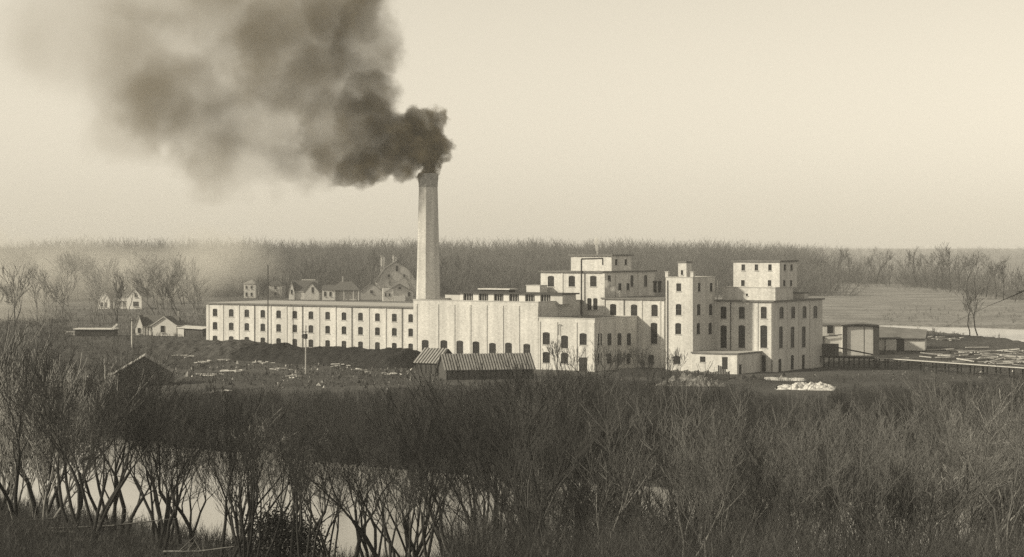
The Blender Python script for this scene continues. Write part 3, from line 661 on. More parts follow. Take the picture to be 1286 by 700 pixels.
# sheds with corrugated board roofs in front of the boiler house
def board_shed(name, label, x, Y, rz, L, D, h, rise, pitch=.55):
    t = house_root(name, label, x, Y, rz, 'shed', -.1)
    W = MB(); n = int(L / .36)
    for i in range(n):     # vertical wall boards with dark gaps
        a = i * L / n; W.box(a, a + L / n * .82, -.04 * (i % 2), .06, 0, h, M['board'] if i % 3 else M['board2'])
    W.build('wall_boards', t, kind='stuff')
    b = MB(); b.poly([(0, .07, 0), (L, .07, 0), (L, .07, h), (0, .07, h)], M['board2'])
    b.poly([(0, D, 0), (L, D, 0), (L, D, h), (0, D, h)], M['board2']); b.build('wall', t)
    for xx, m_ in ((0, M['board']), (L, M['board'])):
        b = MB(); n2 = int(D / .4)
        for i in range(n2):
            a, c = .08 + i * (D - .08) / n2, .08 + (i + .86) * (D - .08) / n2
            f_ = lambda y: h + rise * (1 - abs(y - D / 2) / (D / 2))
            sg = .05 if xx else -.05
            b.poly([(xx, a, 0), (xx, c, 0), (xx, c, f_(c)), (xx, a, f_(a))], m_); 
        b.poly([(xx * .998 + .01, .08, 0), (xx * .998 + .01, D, 0), (xx * .998 + .01, D, h), (xx * .998 + .01, D / 2, h + rise), (xx * .998 + .01, .08, h)], M['trim']); b.build('gable', t, kind=None)
    r = MB(); n = int((L + .8) / pitch)
    for i in range(n):     # raised cover boards over dark valleys, two slopes
        a = -.4 + i * (L + .8) / n; wv = (L + .8) / n * .52
        for sg in (0, 1):
            y0, y1 = (-.45, D / 2) if sg == 0 else (D + .45, D / 2); s_ = rise / (D / 2)
            z0, z1 = h - s_ * .45 + .12, h + rise + .12
            for k in range(2):
                pass
            P = [(a, y0, z0), (a + wv, y0, z0), (a + wv, y1, z1), (a, y1, z1)]
            r.poly([(p[0], p[1], p[2] + .10) for p in P], M['rboardL']); r.poly([P[0], P[1], (P[1][0], P[1][1], P[1][2] + .1), (P[0][0], P[0][1], P[0][2] + .1)], M['rboardL'])
            r.poly([P[1], P[2], (P[2][0], P[2][1], P[2][2] + .1), (P[1][0], P[1][1], P[1][2] + .1)], M['rboardL']); r.poly([P[3], P[0], (P[0][0], P[0][1], P[0][2] + .1), (P[3][0], P[3][1], P[3][2] + .1)], M['rboardL'])
    r.build('roof_boards', t, kind='stuff')
    u = MB(); s_ = rise / (D / 2)
    for y0 in (-.45, D + .45): u.poly([(-.4, y0, h - s_ * .45 + .11), (L + .4, y0, h - s_ * .45 + .11), (L + .4, D / 2, h + rise + .11), (-.4, D / 2, h + rise + .11)], M['rboardD'])
    u.build('roof', t)
board_shed('board_shed', 'smaller shed with pale striped board roof at the corner of the boiler house', 522.5, 447, -TH + R(4), 5.0, 8.2, 2.4, 2.6, .72)
board_shed('board_shed', 'longer low shed with striped board roof in front of the boiler house', 560.5, 424, R(12), 17.6, 8.6, 2.2, 2.7)

# ------------------------------------------------------------------ loading sheds on the right
def loading():
    Y = 500.0; s_ = Y / F
    t = house_root('office_shed', 'small white shed with a dark square window beside the right-hand block', 1031, Y, R(-6), 'shed')
    gz = t.location.z; z = lambda y, YY=Y: zY(YY, y) - gz
    b = MB(); b.box(0, 30 * s_, 0, 6, 0, z(408.5), M['white']); b.build('wall', t)
    b = MB(); b.box(-.2, 30 * s_ + .1, -.3, 6.3, z(408.5) + .002, z(406.8), M['roof2']); b.build('roof', t)
    add_window(t, (11.5 * s_, -.27, z(419)), 0, 7.6 * s_, 10 * s_, False, M['white'])
    b = MB(); b.bar((0, -.6, z(423)), (27.5 * s_, -.6, z(420)), .22, M['trim']); b.build('lean_to_beam', t)
    b = MB(); b.box(0, .8, -.5, -.1, z(432), z(423), M['trim']); b.build('dark_opening', t)
    t = house_root('loading_shed', 'open fronted white loading shed with heavy dark end posts and tall sliding panels', 1058, Y - 6, R(-4), 'shed'); gz = t.location.z; z = lambda y, YY=Y - 6: zY(YY, y) - gz; s2 = (Y - 6) / F
    for x, w_ in ((.2, 4.8), (38.5, 7)):
        b = MB(); b.box(x * s2, (x + w_) * s2, -.4, .5, 0, z(408.5), M['trim']); b.build('end_post', t)
    for x0, x1 in ((5.6, 26.5), (27.6, 38.2)):
        b = MB(); b.box(x0 * s2, x1 * s2, -.05, .1, z(447.5), z(411), M['white']); b.build('sliding_panel', t)
    b = MB(); b.box(26.6 * s2, 27.5 * s2, 0, .09, z(447.5), z(411), M['trim']); b.build('panel_gap', t)
    b = MB(); b.box(.3, 45 * s2, .55, 7, 0, z(409.5), M['white']); b.build('wall', t)
    b = MB(); n = 8
    for k in range(n):     # shallow curved roof
        xa, xb = -.3 + k / n * (47 * s2), -.3 + (k + 1) / n * (47 * s2); f_ = lambda q: z(408.2) + .3 * math.sin(math.pi * min(1, max(0, (q + .3) / (47 * s2))))
        b.poly([(xa, -.7, f_(xa)), (xb, -.7, f_(xb)), (xb, 7.4, f_(xb)), (xa, 7.4, f_(xa))], M['roof2']); b.poly([(xa, -.7, f_(xa) - .35), (xb, -.7, f_(xb) - .35), (xb, -.7, f_(xb)), (xa, -.7, f_(xa))], M['trim'])
    b.build('roof', t)
    t = house_root('low_shed', 'long low pale shed with a sloping roof and dark doorway at the far right', 1102, Y + 3, R(-14), 'shed'); gz = t.location.z; z = lambda y, YY=Y + 3: zY(YY, y) - gz; L = 57 * s_ / .97
    b = MB(); b.box(0, L, 0, 7, 0, z(424), M['white']); b.build('wall', t)
    b = MB(); b.poly([(-.2, -.5, z(424.6)), (L + .2, -.5, z(424.6)), (L + .2, 7.3, z(415)), (-.2, 7.3, z(411.5))], M['roof2']); b.poly([(-.2, -.5, z(426)), (L + .2, -.5, z(426)), (L + .2, -.5, z(424.6)), (-.2, -.5, z(424.6))], M['trim']); b.poly([(L + .2, -.5, z(426)), (L + .2, 7.3, z(426)), (L + .2, 7.3, z(415)), (L + .2, -.5, z(424.6))], M['trim']); b.build('roof', t)
    b = MB(); b.box(24 * s_, 33.5 * s_, -.03, .02, .0, z(426), M['trim']); b.build('doorway', t)
    b = MB(); b.box(10.5 * s_, 23.5 * s_, -.35, -.2, 0, z(425.5), M['white']); b.build('sliding_door', t)
    b = MB(); b.box(9.6 * s_, 10.3 * s_, -.3, -.2, 0, z(425), M['trim']); b.build('door_post', t)
loading()

def trestle():
    # loading dock alongside the block then a timber trestle running off to the right
    a = Vector((*on(1022, 447, -1.0), -1.0)); b_ = Vector((*on(1098, 449, -1.0), -1.0)); c = Vector((*on(1290, 462, -1.0), -1.0)); e = Vector((*on(1420, 472, -1), -1))
    t = thing('loading_dock', 'dark timber loading dock on posts beside the right-hand block', 'loading dock', (a.x, a.y, ground_z(a.x, a.y)))
    g = Vector(t.location)
    def seg(t, g, p, q, n, wid, rail=True, light=True):
        d = (q - p).normalized(); nrm = Vector((-d.y, d.x, 0)) * wid
        m = MB(); P = [p - g, q - g, q + nrm - g, p + nrm - g]
        m.poly(P, M['board']); m.poly([x - Vector((0, 0, .35)) for x in P], M['board2'])
        m.poly([P[0], P[1], P[1] - Vector((0, 0, .22)), P[0] - Vector((0, 0, .22))], M['grey'] if light else M['board2']); m.build('deck', t)
        for k in range(n + 1):
            for off in (0, 1):
                x = p + (q - p) * k / n + nrm * (off * .96 + .02); zb = ground_z(x.x, x.y) - .2
                m = MB(); m.bar((0, 0, zb - x.z), (0, 0, -.36), .28, M['board2']); m.build('post', t, x - g)
        for k in range(n):
            x = p + (q - p) * k / n; y = p + (q - p) * (k + 1) / n; zb = ground_z(x.x, x.y)
            m = MB(); m.bar(Vector((x.x, x.y, zb + .4)) - g, Vector((y.x, y.y, p.z - .5)) - g, .12, M['board2'])
            m.build('brace', t)
        if rail:
            m = MB(); up = Vector((0, 0, 1.0)); m.bar(p + up - g, q + up - g, .1, M['board'])
            for k in range(n + 1): x = p + (q - p) * k / n; m.bar(x - g, x + up - g, .1, M['board'])
            m.build('handrail', t)
    seg(t, g, a, b_, 6, 3.5, False, False)
    m = MB(); m.bar(Vector((*on(1036, 433.5, 1.6), 1.6)) - g, Vector((*on(1096, 445.5, -.8), -.8)) - g, .28, M['trim']); m.build('sloping_rail', t)
    m = MB(); x0 = Vector((*w2(uG1 + .1, vG + 24), -1)); m.box(0, 3, 0, 2, 0, 2.6, M['board']); 
    o = m.build('dock_box', t, x0 - g, -TH)
    t2 = thing('timber_trestle', 'long dark timber trestle on thin posts running out of the picture at right', 'trestle', (b_.x, b_.y, ground_z(b_.x, b_.y)))
    g2 = Vector(t2.location); b2 = b_ + Vector((.4, 0, 0))
    seg(t2, g2, b2, c, 12, 2.6, False, True); c2 = c + Vector((.2, 0, 0)); seg(t2, g2, c2, e, 6, 2.6, False, True)
    p = Vector((*on(1142, 483, -4.0), -2.9)); q = Vector((*on(1215, 489, -4.0), -2.9))
    m = MB(); m.bar(Vector((0, 0, 0)), q - p, .35, M['board2']); tag(m.build('timber_beam', None, p), 'dark timber beam lying on the slope below the trestle', 'beam')
trestle()

# ------------------------------------------------------------------ mounds: coal, ash, rubble
def mound(name, label, cat, cx_, cy_, lx, ly, hfun, m, rot=0.0, n=(70, 24), amp=.35, sc=.6):
    v = []; f = []; nx, ny = n
    base = []
    for i in range(nx + 1):
        for j in range(ny + 1):
            x = (i / nx - .5) * lx; y = (j / ny - .5) * ly
            X = cx_ + math.cos(rot) * x - math.sin(rot) * y; Y = cy_ + math.sin(rot) * x + math.cos(rot) * y
            e = max(0, 1 - abs(2 * j / ny - 1) ** 2.2) * min(1, 7 * (1 - abs(2 * i / nx - 1)))
            h = hfun(i / nx) * e; nn = fractal(Vector((X * sc, Y * sc, 5)), 1, 2, 4)
            v.append((X - cx_, Y - cy_, ground_z(X, Y) - .15 + h + nn * amp * min(1, h)))
    for i in range(nx):
        for j in range(ny): a = i * (ny + 1) + j; f.append((a, a + ny + 1, a + ny + 2, a + 1))
    me = bpy.data.meshes.new(name); me.from_pydata(v, [], f); me.materials.append(m)
    return tag(link(name, me, None, (cx_, cy_, 0)), label, cat)
# coal bank: crest follows the dark outline in front of the wing
def coal():
    v_ = -9.0; ua, ub = uA(322, v_), uA(517, v_)
    pts = [(320, 431), (335, 434), (350, 431.5), (360, 436), (374, 439), (400, 436), (430, 436.5), (450, 439), (470, 440), (490, 437), (517, 440)]
    us = [uA(x, v_) for x, y in pts]; zs = [zA(u, v_, y) for u, (x, y) in zip(us, pts)]
    c = w2((ua + ub) / 2, v_); L = ub - ua + 6
    def hf(t): u = ua - 3 + t * L; X, Y = w2(u, v_); return float(np.interp(u, us, zs)) - ground_z(X, Y) + .1
    mound('coal_pile', 'long black bank of coal heaped along the foot of the white wing', 'coal pile', c[0], c[1], L, 20, hf, M['coal'], -TH, (120, 36), .5, .5)
    pts = [(175, 444), (188, 438), (215, 430), (235, 428.5), (262, 430), (285, 428.5), (300, 427.5), (315, 431), (330, 436)]
    us = [uA(x, v_) for x, y in pts]; zs = [zA(u, v_, y) for u, (x, y) in zip(us, pts)]; ua, ub = us[0], us[-1]
    c = w2((ua + ub) / 2, v_); L = ub - ua
    mound('earth_bank', 'rough brown earth bank left of the coal at the corner of the wing', 'earth bank', c[0], c[1], L, 22, lambda t: float(np.interp(ua + t * L, us, zs)) - ground_z(*w2(ua + t * L, v_)) + .1, M['earth'], -TH, (100, 30), .6, .5)
coal()
X, Y = on(1012, 487, -3.3)
mound('ash_heap', 'bright white ash spilling down the slope below the right-hand block', 'ash heap', X, Y, 12, 12, lambda t: .75 * math.sin(math.pi * t) ** .5, M['ash'], R(-12), (80, 50), 1.3, .7)
X, Y = on(985, 476, -3.3)
mound('ash_strip', 'thin white strip of ash at the foot of the right-hand block', 'ash heap', X, Y, 9, 6, lambda t: .6, M['ash'], R(-10), (30, 12), .4, .5)
X, Y = on(868, 484, -3.4)
mound('rubble_heap', 'grey heap of broken stone in front of the low white lodge', 'rubble heap', X, Y, 15, 7, lambda t: 1.7 * math.sin(math.pi * t), M['rubble'], 0, (50, 20), 1.0, .9)
X, Y = on(938, 479, -3.6)
mound('rubble_heap', 'low grey heap of earth beside the lodge door', 'rubble heap', X, Y, 9, 6, lambda t: 1.1 * math.sin(math.pi * t), M['earth'], 0, (40, 14), .5, .9)

# dark board fence in front of the middle block
def fence():
    a = Vector((*on(776, 473, -3.4), -3.4)); b_ = Vector((*on(916, 479, -3.5), -3.5)); g = a.copy()
    t = thing('board_fence', 'dark low board fence running in front of the stair tower', 'fence', a)
    n = 70; m = MB(); m2 = MB()
    for k in range(n):
        p = a + (b_ - a) * k / n; q = a + (b_ - a) * (k + .86) / n; hh = 1.75 + .12 * math.sin(k * 5.3) + (1.2 if k > 62 and k < 68 else 0)
        m.poly([p - g, q - g, q - g + Vector((0, 0, hh)), p - g + Vector((0, 0, hh))], M['board2'])
        m.poly([p - g + Vector((0, .06, 0)), q - g + Vector((0, .06, 0)), q - g + Vector((0, .06, hh)), p - g + Vector((0, .06, hh))], M['board2'])
    m.build('fence_boards', t, kind='stuff')
    for k in range(0, 12):
        p = a + (b_ - a) * k / 11 + Vector((0, .2, 0)); q = MB(); q.bar((0, 0, -.3), (0, 0, 2.0), .16, M['board2']); q.build('fence_post', t, p - g)
fence()

# ------------------------------------------------------------------ poles
def pole(name, label, x, y0, yb, Y, r, m, arms=(), box=False):
    X = hx(x, Y); g = ground_z(X, Y) - .2; h = zY(Y, y0) - g
    t = thing(name, label, 'pole', (X, Y, g)); b = MB(); b.tube((0, 0, 0), (0, 0, h), r, r * .75, m, 8); b.build('shaft', t)
    for z, w_ in arms: b = MB(); b.bar((-w_ / 2, -.15, h - z), (w_ / 2, -.15, h - z), .14, M['trim']); b.build('crossarm', t)
    if box:
        b = MB(); b.tube((0, -.45, h - 2.7), (0, -.45, h - 1.7), .42, .42, M['iron'], 10); b.tube((-.55, -.3, h - 2.5), (-.55, -.3, h - 1.8), .25, .25, M['iron'], 8); b.build('transformer', t)
    return t
pole('utility_pole', 'pale pole carrying a dark transformer in the yard before the wing', 384, 409, 468, 440, .17, M['pole'], ((1.3, 1.6),), True)
pole('tall_pole', 'very tall thin dark pole rising above the roof of the wing', 336.5, 333, 432, 498, .15, M['trim'])
pole('white_post', 'white post standing left of the bungalow', 165.6, 401, 436, 507, .17, M['white'], ((.25, 1.1),))
for x, Y_, y0 in ((1004.5, 380, 497), (1008, 381, 499)):
    pass

# ------------------------------------------------------------------ yard litter and lumber
rng = random.Random(7)
def plank_pile(name, label, x, y, z, n, sx, sy, lmax, m, seed, cat='lumber pile', hmax=.8):
    r = random.Random(seed); X, Y = on(x, y, z); g = ground_z(X, Y); t = thing(name, label, cat, (X, Y, g))
    for k in range(n):
        px_, py_ = r.gauss(0, sx), r.gauss(0, sy); L = r.uniform(.35, 1) * lmax; a = r.gauss(0, .5); zz = ground_z(X + px_, Y + py_) - g + r.uniform(.05, hmax)
        b = MB(); d = Vector((math.cos(a), math.sin(a), r.gauss(0, .06))) * L / 2; b.bar(-d, d, r.uniform(.25, .55), m, r.uniform(.08, .25)); b.build('plank', t, (px_, py_, zz))
plank_pile('lumber_pile', 'wide scattered pile of pale sawn boards on the flats at far right', 1238, 442, -1, 90, 8.5, 9, 6, M['lumber'], 1, hmax=.7)
plank_pile('lumber_pile', 'few pale boards tipped up at the left end of the scattered boards', 1190, 431, -1, 10, 1.4, 1.5, 4, M['lumber'], 2)
plank_pile('lumber_pile', 'pale boards lying on the bank behind the dark trestle', 1118, 449, -2, 12, 3, 1, 5, M['lumber'], 22)
yard = [(231, 452, 'two pale boards beside the brown barn'), (255, 455, 'small heap of white scrap nearest the earth bank'), (281, 454, 'low heap of white scrap left of the long plank stack'), (292, 465, 'lone bright scrap heap at the front of the yard'),
        (318, 451, 'longest stack of pale planks along the foot of the coal'), (330, 456, 'pale slabs lying below the long plank stack'), (350, 463, 'tangle of pale scrap left of the transformer pole'), (372, 473, 'faint scrap pile below the transformer pole'), (424, 459, 'row of pale boards right of the transformer pole'),
        (450, 457, 'small pale heap near the coal, right of the boards'), (455, 465, 'scattered pale chips before the coal'), (510, 455, 'pale planks beside the corner of the boiler house'), (487, 468, 'pale litter near the small striped shed'), (103, 436, 'white slabs on the ground below the low dark shed'), (96, 434, 'white slab pile at the far left of the yard'),
        (262, 470, 'weedy pale litter at the near edge of the yard'), (275, 491, 'flat pale slab at the edge of the thicket')]
for i, (x, y, lab) in enumerate(yard):
    plank_pile('scrap_pile', lab, x, y, -3, 7 if i not in (4,) else 18, 1.2 if i != 4 else 3.4, .9, 2.2 if i != 4 else 4, M['lumber'] if i % 3 else M['ash'], 40 + i, 'scrap pile', .55)
# loose clods and chips
def litter():
    b = MB(); r = random.Random(3)
    for k in range(2600):
        x = r.uniform(90, 560) if r.random() < .8 else r.uniform(700, 1280); y = r.triangular(448, 492, 462); X, Y = on(x, y, -3.2); g = ground_z(X, Y); s = abs(r.gauss(0, .22)) + .06
        m = r.choice([M['rubble'], M['earth'], M['coal'], M['coal'], M['board'], M['lumber'] if r.random() < .25 else M['earth']])
        a = r.uniform(0, 3); c_, s_ = math.cos(a) * s, math.sin(a) * s * .7
        q = [Vector((X + c_, Y + s_, g - .05)), Vector((X - s_, Y + c_, g - .05)), Vector((X - c_, Y - s_, g - .05)), Vector((X + s_, Y - c_, g - .05))]; top = Vector((X, Y, g + s * r.uniform(.6, 1.6)))
        for i in range(4): b.poly([q[i], q[(i + 1) % 4], top], m)
    o = b.build('yard_litter', kind='stuff'); tag(o, 'stones, clods and scraps scattered over the yard', 'litter')
litter()

# ------------------------------------------------------------------ trees
def grow(seed, height, r0, lean=.1, fork=3, levels=4, spread=.5, trunk_frac=.35, upright=.35, dens=1.0, minr=.012, sides=5, wander=.12, stems=1):
    """returns (trunk segments, branch segments): each (p, q, ra, rb, sides)"""
    r = random.Random(seed); trunk = []; br = []
    def branch(p, d, L, rad, lv):
        n = 4 if lv == 0 else (3 if lv < 3 else 2); q = p.copy(); d = d.copy(); ra = rad
        out = trunk if lv == 0 else br
        for k in range(n):
            d = (d + Vector((r.gauss(0, wander), r.gauss(0, wander), upright * .25 * (1 if lv else .3)))).normalized()
            nq = q + d * L / n; rb = max(minr, rad * (1 - (.45 if lv else .3) * (k + 1) / n))
            out.append((q, nq, ra, rb, sides if lv == 0 else (4 if lv == 1 else 3)))
            if lv < levels and (lv > 0 or k >= 2):
                nb = 1 if r.random() < .75 * dens else 0
                if lv >= 2: nb += 1 if r.random() < .4 * dens else 0
                for _ in range(nb):
                    dd = (d + Vector((r.gauss(0, 1), r.gauss(0, 1), r.gauss(0, .4))).normalized() * spread * r.uniform(.9, 1.6)).normalized()
                    branch(nq, dd, L * r.uniform(.42, .68), max(minr, rb * r.uniform(.4, .6)), lv + 1)
            q, ra = nq, rb
        if lv < levels:
            for _ in range(fork if lv < 2 else 2):
                dd = (d + Vector((r.gauss(0, 1), r.gauss(0, 1), .15)).normalized() * spread).normalized()
                branch(q, dd, L * r.uniform(.6, .88) * (1.0 if lv else (1 - trunk_frac) / trunk_frac * .5), max(minr, ra * r.uniform(.5, .72)), lv + 1)
    for s in range(stems):
        d = Vector((r.gauss(0, lean), r.gauss(0, lean), 1)).normalized()
        branch(Vector((r.gauss(0, .3 * (stems > 1)), r.gauss(0, .3 * (stems > 1)), -.6)), d, height * trunk_frac, r0, 0)
    top = max(s[1].z for s in trunk + br); k = height / top
    f = lambda v: Vector((v.x * k, v.y * k, v.z * k))
    return [(f(a), f(b), c, d, e) for a, b, c, d, e in trunk], [(f(a), f(b), c, d, e) for a, b, c, d, e in br]
def seg_mesh(name, segs, m, m2=None):
    v = []; f = []; mi = []
    for p, q, ra, rb, n in segs:
        d = q - p
        if d.length < 1e-4: continue
        d.normalize(); ax = d.orthogonal().normalized(); ay = d.cross(ax); i = len(v)
        for c, rr in ((p, ra), (q, rb)):
            for j in range(n):
                t = 6.28318 * j / n; v.append(c + ax * (math.cos(t) * rr) + ay * (math.sin(t) * rr))
        for j in range(n): f.append((i + j, i + (j + 1) % n, i + n + (j + 1) % n, i + n + j)); mi.append(0)
    me = bpy.data.meshes.new(name); me.from_pydata([tuple(x) for x in v], [], f); me.materials.append(m)
    me.polygons.foreach_set('use_smooth', [True] * len(f)); me.update(); return me
class Variants:
    def __init__(s, n, seed0, tm, cm, **kw):
        s.l = []
        for i in range(n):
            k = dict(kw); a, b = grow(seed0 + i, **k); s.l.append((seg_mesh('trunk', a, tm), seg_mesh('crown', b, cm), kw['height']))
def plant_tree(var, i, X, Y, h, name, label, group=None, rz=None, parts=True, wide=1.0):
    tr, cr, hh = var.l[i % len(var.l)]; k = h / hh; r = random.Random(int(X * 31 + Y * 17))
    t = thing(name, label, 'tree', (X, Y, ground_z(X, Y) - .1), r.uniform(0, 6.28) if rz is None else rz, group); t.scale = (k * wide, k * wide, k)
    link('trunk', tr, t); link('crown', cr, t); return t

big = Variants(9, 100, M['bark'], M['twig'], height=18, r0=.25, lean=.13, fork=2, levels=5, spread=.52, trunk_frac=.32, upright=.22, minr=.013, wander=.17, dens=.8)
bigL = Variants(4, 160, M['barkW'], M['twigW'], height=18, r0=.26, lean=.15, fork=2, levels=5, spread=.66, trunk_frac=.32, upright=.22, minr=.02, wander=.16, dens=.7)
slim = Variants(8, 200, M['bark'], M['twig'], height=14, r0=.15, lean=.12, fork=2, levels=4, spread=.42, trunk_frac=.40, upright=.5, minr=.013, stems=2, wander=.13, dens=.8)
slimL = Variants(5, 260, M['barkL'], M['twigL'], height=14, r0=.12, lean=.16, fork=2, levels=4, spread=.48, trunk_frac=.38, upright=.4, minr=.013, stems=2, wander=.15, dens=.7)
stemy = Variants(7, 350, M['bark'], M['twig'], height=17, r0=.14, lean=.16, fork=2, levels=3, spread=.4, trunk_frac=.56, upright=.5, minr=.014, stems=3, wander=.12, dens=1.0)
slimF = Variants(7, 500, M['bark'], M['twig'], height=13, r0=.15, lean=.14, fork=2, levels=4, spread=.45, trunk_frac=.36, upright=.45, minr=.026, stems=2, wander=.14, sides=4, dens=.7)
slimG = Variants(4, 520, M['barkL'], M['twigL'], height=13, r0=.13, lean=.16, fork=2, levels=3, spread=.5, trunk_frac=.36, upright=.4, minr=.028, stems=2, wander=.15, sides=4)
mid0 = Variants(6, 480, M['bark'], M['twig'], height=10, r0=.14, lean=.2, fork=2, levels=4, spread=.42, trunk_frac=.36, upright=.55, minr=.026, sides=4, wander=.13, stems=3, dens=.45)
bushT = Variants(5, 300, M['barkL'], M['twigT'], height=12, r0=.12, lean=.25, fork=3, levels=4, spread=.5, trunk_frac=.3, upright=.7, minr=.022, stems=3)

# the large trees that stand out on the near bank: px x, distance, px y of the top, variant set, index
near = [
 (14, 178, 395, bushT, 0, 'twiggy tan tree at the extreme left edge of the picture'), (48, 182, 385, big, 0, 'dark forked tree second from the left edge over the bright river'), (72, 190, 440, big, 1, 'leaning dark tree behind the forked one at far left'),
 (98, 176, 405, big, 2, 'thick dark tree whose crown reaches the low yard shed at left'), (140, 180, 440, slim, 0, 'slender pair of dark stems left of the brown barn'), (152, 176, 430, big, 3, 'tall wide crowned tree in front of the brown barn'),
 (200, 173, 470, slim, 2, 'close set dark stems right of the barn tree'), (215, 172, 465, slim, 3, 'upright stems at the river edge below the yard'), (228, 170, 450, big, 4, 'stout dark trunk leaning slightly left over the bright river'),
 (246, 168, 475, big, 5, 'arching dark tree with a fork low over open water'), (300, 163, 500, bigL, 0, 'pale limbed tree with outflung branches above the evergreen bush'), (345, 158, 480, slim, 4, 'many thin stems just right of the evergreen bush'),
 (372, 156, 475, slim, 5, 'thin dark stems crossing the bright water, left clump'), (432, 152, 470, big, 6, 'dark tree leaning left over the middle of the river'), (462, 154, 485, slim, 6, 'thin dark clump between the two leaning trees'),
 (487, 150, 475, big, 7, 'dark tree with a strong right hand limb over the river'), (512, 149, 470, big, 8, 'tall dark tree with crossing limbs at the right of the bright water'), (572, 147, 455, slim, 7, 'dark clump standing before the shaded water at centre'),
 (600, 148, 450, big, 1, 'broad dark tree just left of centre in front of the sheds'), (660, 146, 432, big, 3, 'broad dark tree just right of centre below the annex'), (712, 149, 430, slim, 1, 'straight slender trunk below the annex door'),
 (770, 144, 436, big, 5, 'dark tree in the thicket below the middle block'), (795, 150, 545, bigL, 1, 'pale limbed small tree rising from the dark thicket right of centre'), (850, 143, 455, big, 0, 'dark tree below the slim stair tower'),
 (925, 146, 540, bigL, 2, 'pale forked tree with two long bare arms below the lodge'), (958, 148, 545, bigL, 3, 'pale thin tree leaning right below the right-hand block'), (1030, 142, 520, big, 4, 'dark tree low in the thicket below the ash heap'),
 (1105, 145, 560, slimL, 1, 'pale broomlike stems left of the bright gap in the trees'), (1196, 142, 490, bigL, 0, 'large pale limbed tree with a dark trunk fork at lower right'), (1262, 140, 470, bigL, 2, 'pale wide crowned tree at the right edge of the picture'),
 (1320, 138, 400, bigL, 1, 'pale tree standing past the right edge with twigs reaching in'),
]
for x, Y, yt, var, i, lab in near:
    X = hx(x, Y); g = ground_z(X, Y); h = zY(Y, yt) - g
    plant_tree(var, i, X, Y, h, 'bare_tree', lab)
rg = random.Random(11)
sky_px = [(0, 385), (60, 410), (130, 435), (200, 465), (300, 478), (520, 478), (600, 462), (680, 440), (760, 442), (860, 458), (960, 484), (1100, 490), (1200, 480), (1286, 460)]
def sk(x): return float(np.interp(x, [a for a, b in sky_px], [b for a, b in sky_px]))
n = 0
while n < 100:
    x = rg.uniform(-40, 1330) if n < 18 else (rg.uniform(-40, 120) if n < 27 else (rg.uniform(150, 560) if n < 48 else rg.uniform(540, 1330))); Y = rg.uniform(118, 168) if x > 320 else rg.uniform(140, 190); X = hx(x, Y)
    if Y > near_shore(X) - 4: continue
    g = ground_z(X, Y); yt = sk(x) + rg.uniform(-8, 60); h = zY(Y, yt) - g
    if h < 4 or h > 24: continue
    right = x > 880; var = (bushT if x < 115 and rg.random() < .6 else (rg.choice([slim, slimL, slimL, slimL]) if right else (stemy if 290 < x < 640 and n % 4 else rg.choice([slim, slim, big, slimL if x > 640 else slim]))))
    plant_tree(var, rg.randrange(8), X, Y, h, 'bank_tree', 'bare slender tree in the crowded grove on the near river bank', 'bare trees crowding the near river bank'); n += 1
n = 0
while n < 46:
    x = rg.uniform(640, 1320); Y = rg.uniform(125, 160); X = hx(x, Y)
    if 1122 < x < 1146 or Y > near_shore(X) - 3: continue
    g = ground_z(X, Y); h = zY(Y, rg.uniform(555, 600)) - g
    plant_tree(rg.choice([slimG, slimF, slimG]), rg.randrange(7), X, Y, h, 'bank_tree', 'bare slender tree in the crowded grove on the near river bank', 'bare trees crowding the near river bank'); n += 1
# far bank trees: tops stay below the yard, taller below the annex
top_px = [(0, 455), (60, 470), (120, 478), (200, 488), (330, 486), (430, 484), (520, 484), (640, 474), (690, 462), (740, 458), (800, 470), (860, 480), (930, 480), (960, 492), (1040, 492), (1080, 476), (1286, 470)]
def tp(x): return float(np.interp(x, [a for a, b in top_px], [b for a, b in top_px])) + 7 * pnoise(Vector((x * .021, 1.5, 0))) + 5 * pnoise(Vector((x * .09, 4.5, 0)))
n = 0
while n < 250:
    x = rg.uniform(-30, 1320); y = rg.uniform(492, 600); X, Y = on(x, y, -3.6)
    if Y < far_shore(X) + 2 or Y > (372 if x < 600 else 395): continue
    g = ground_z(X, Y); yt = tp(x) + abs(rg.gauss(0, 14)) + (14 if rg.random() < .3 else 0); h = zY(Y, yt) - g
    if h < 2.2 or h > 15: continue
    var = rg.choice([slimF, slimF, slimF, slimG if x > 780 or x < 130 else slimF])
    plant_tree(var, rg.randrange(9), X, Y, h, 'thicket_tree', 'bare thin tree in the dense dark thicket on the far river bank', 'bare trees of the far bank thicket', wide=.9 + .5 * (h < 6)); n += 1
# the taller forked trees whose tops cross the annex walls
for x, y, yt, i, lab in ((703, 478, 424, 0, 'forked dark tree against the white annex, left of its door'), (719, 482, 432, 3, 'dark tree close to the annex door'), (758, 480, 426, 2, 'dark tree before the shaded side of the annex'), (775, 484, 436, 5, 'small dark tree right of the annex corner'),
                         (800, 482, 428, 4, 'dark tree in front of the middle block, left one'), (815, 486, 440, 1, 'smaller dark tree in front of the middle block, right one'), (842, 484, 434, 6, 'dark tree before the foot of the slim tower'), (650, 486, 452, 7, 'small dark tree at the right end of the long striped shed')):
    X, Y = on(x, y, -3.4); plant_tree(mid0, i, X, Y, zY(Y, yt) - ground_z(X, Y), 'bare_tree', lab)
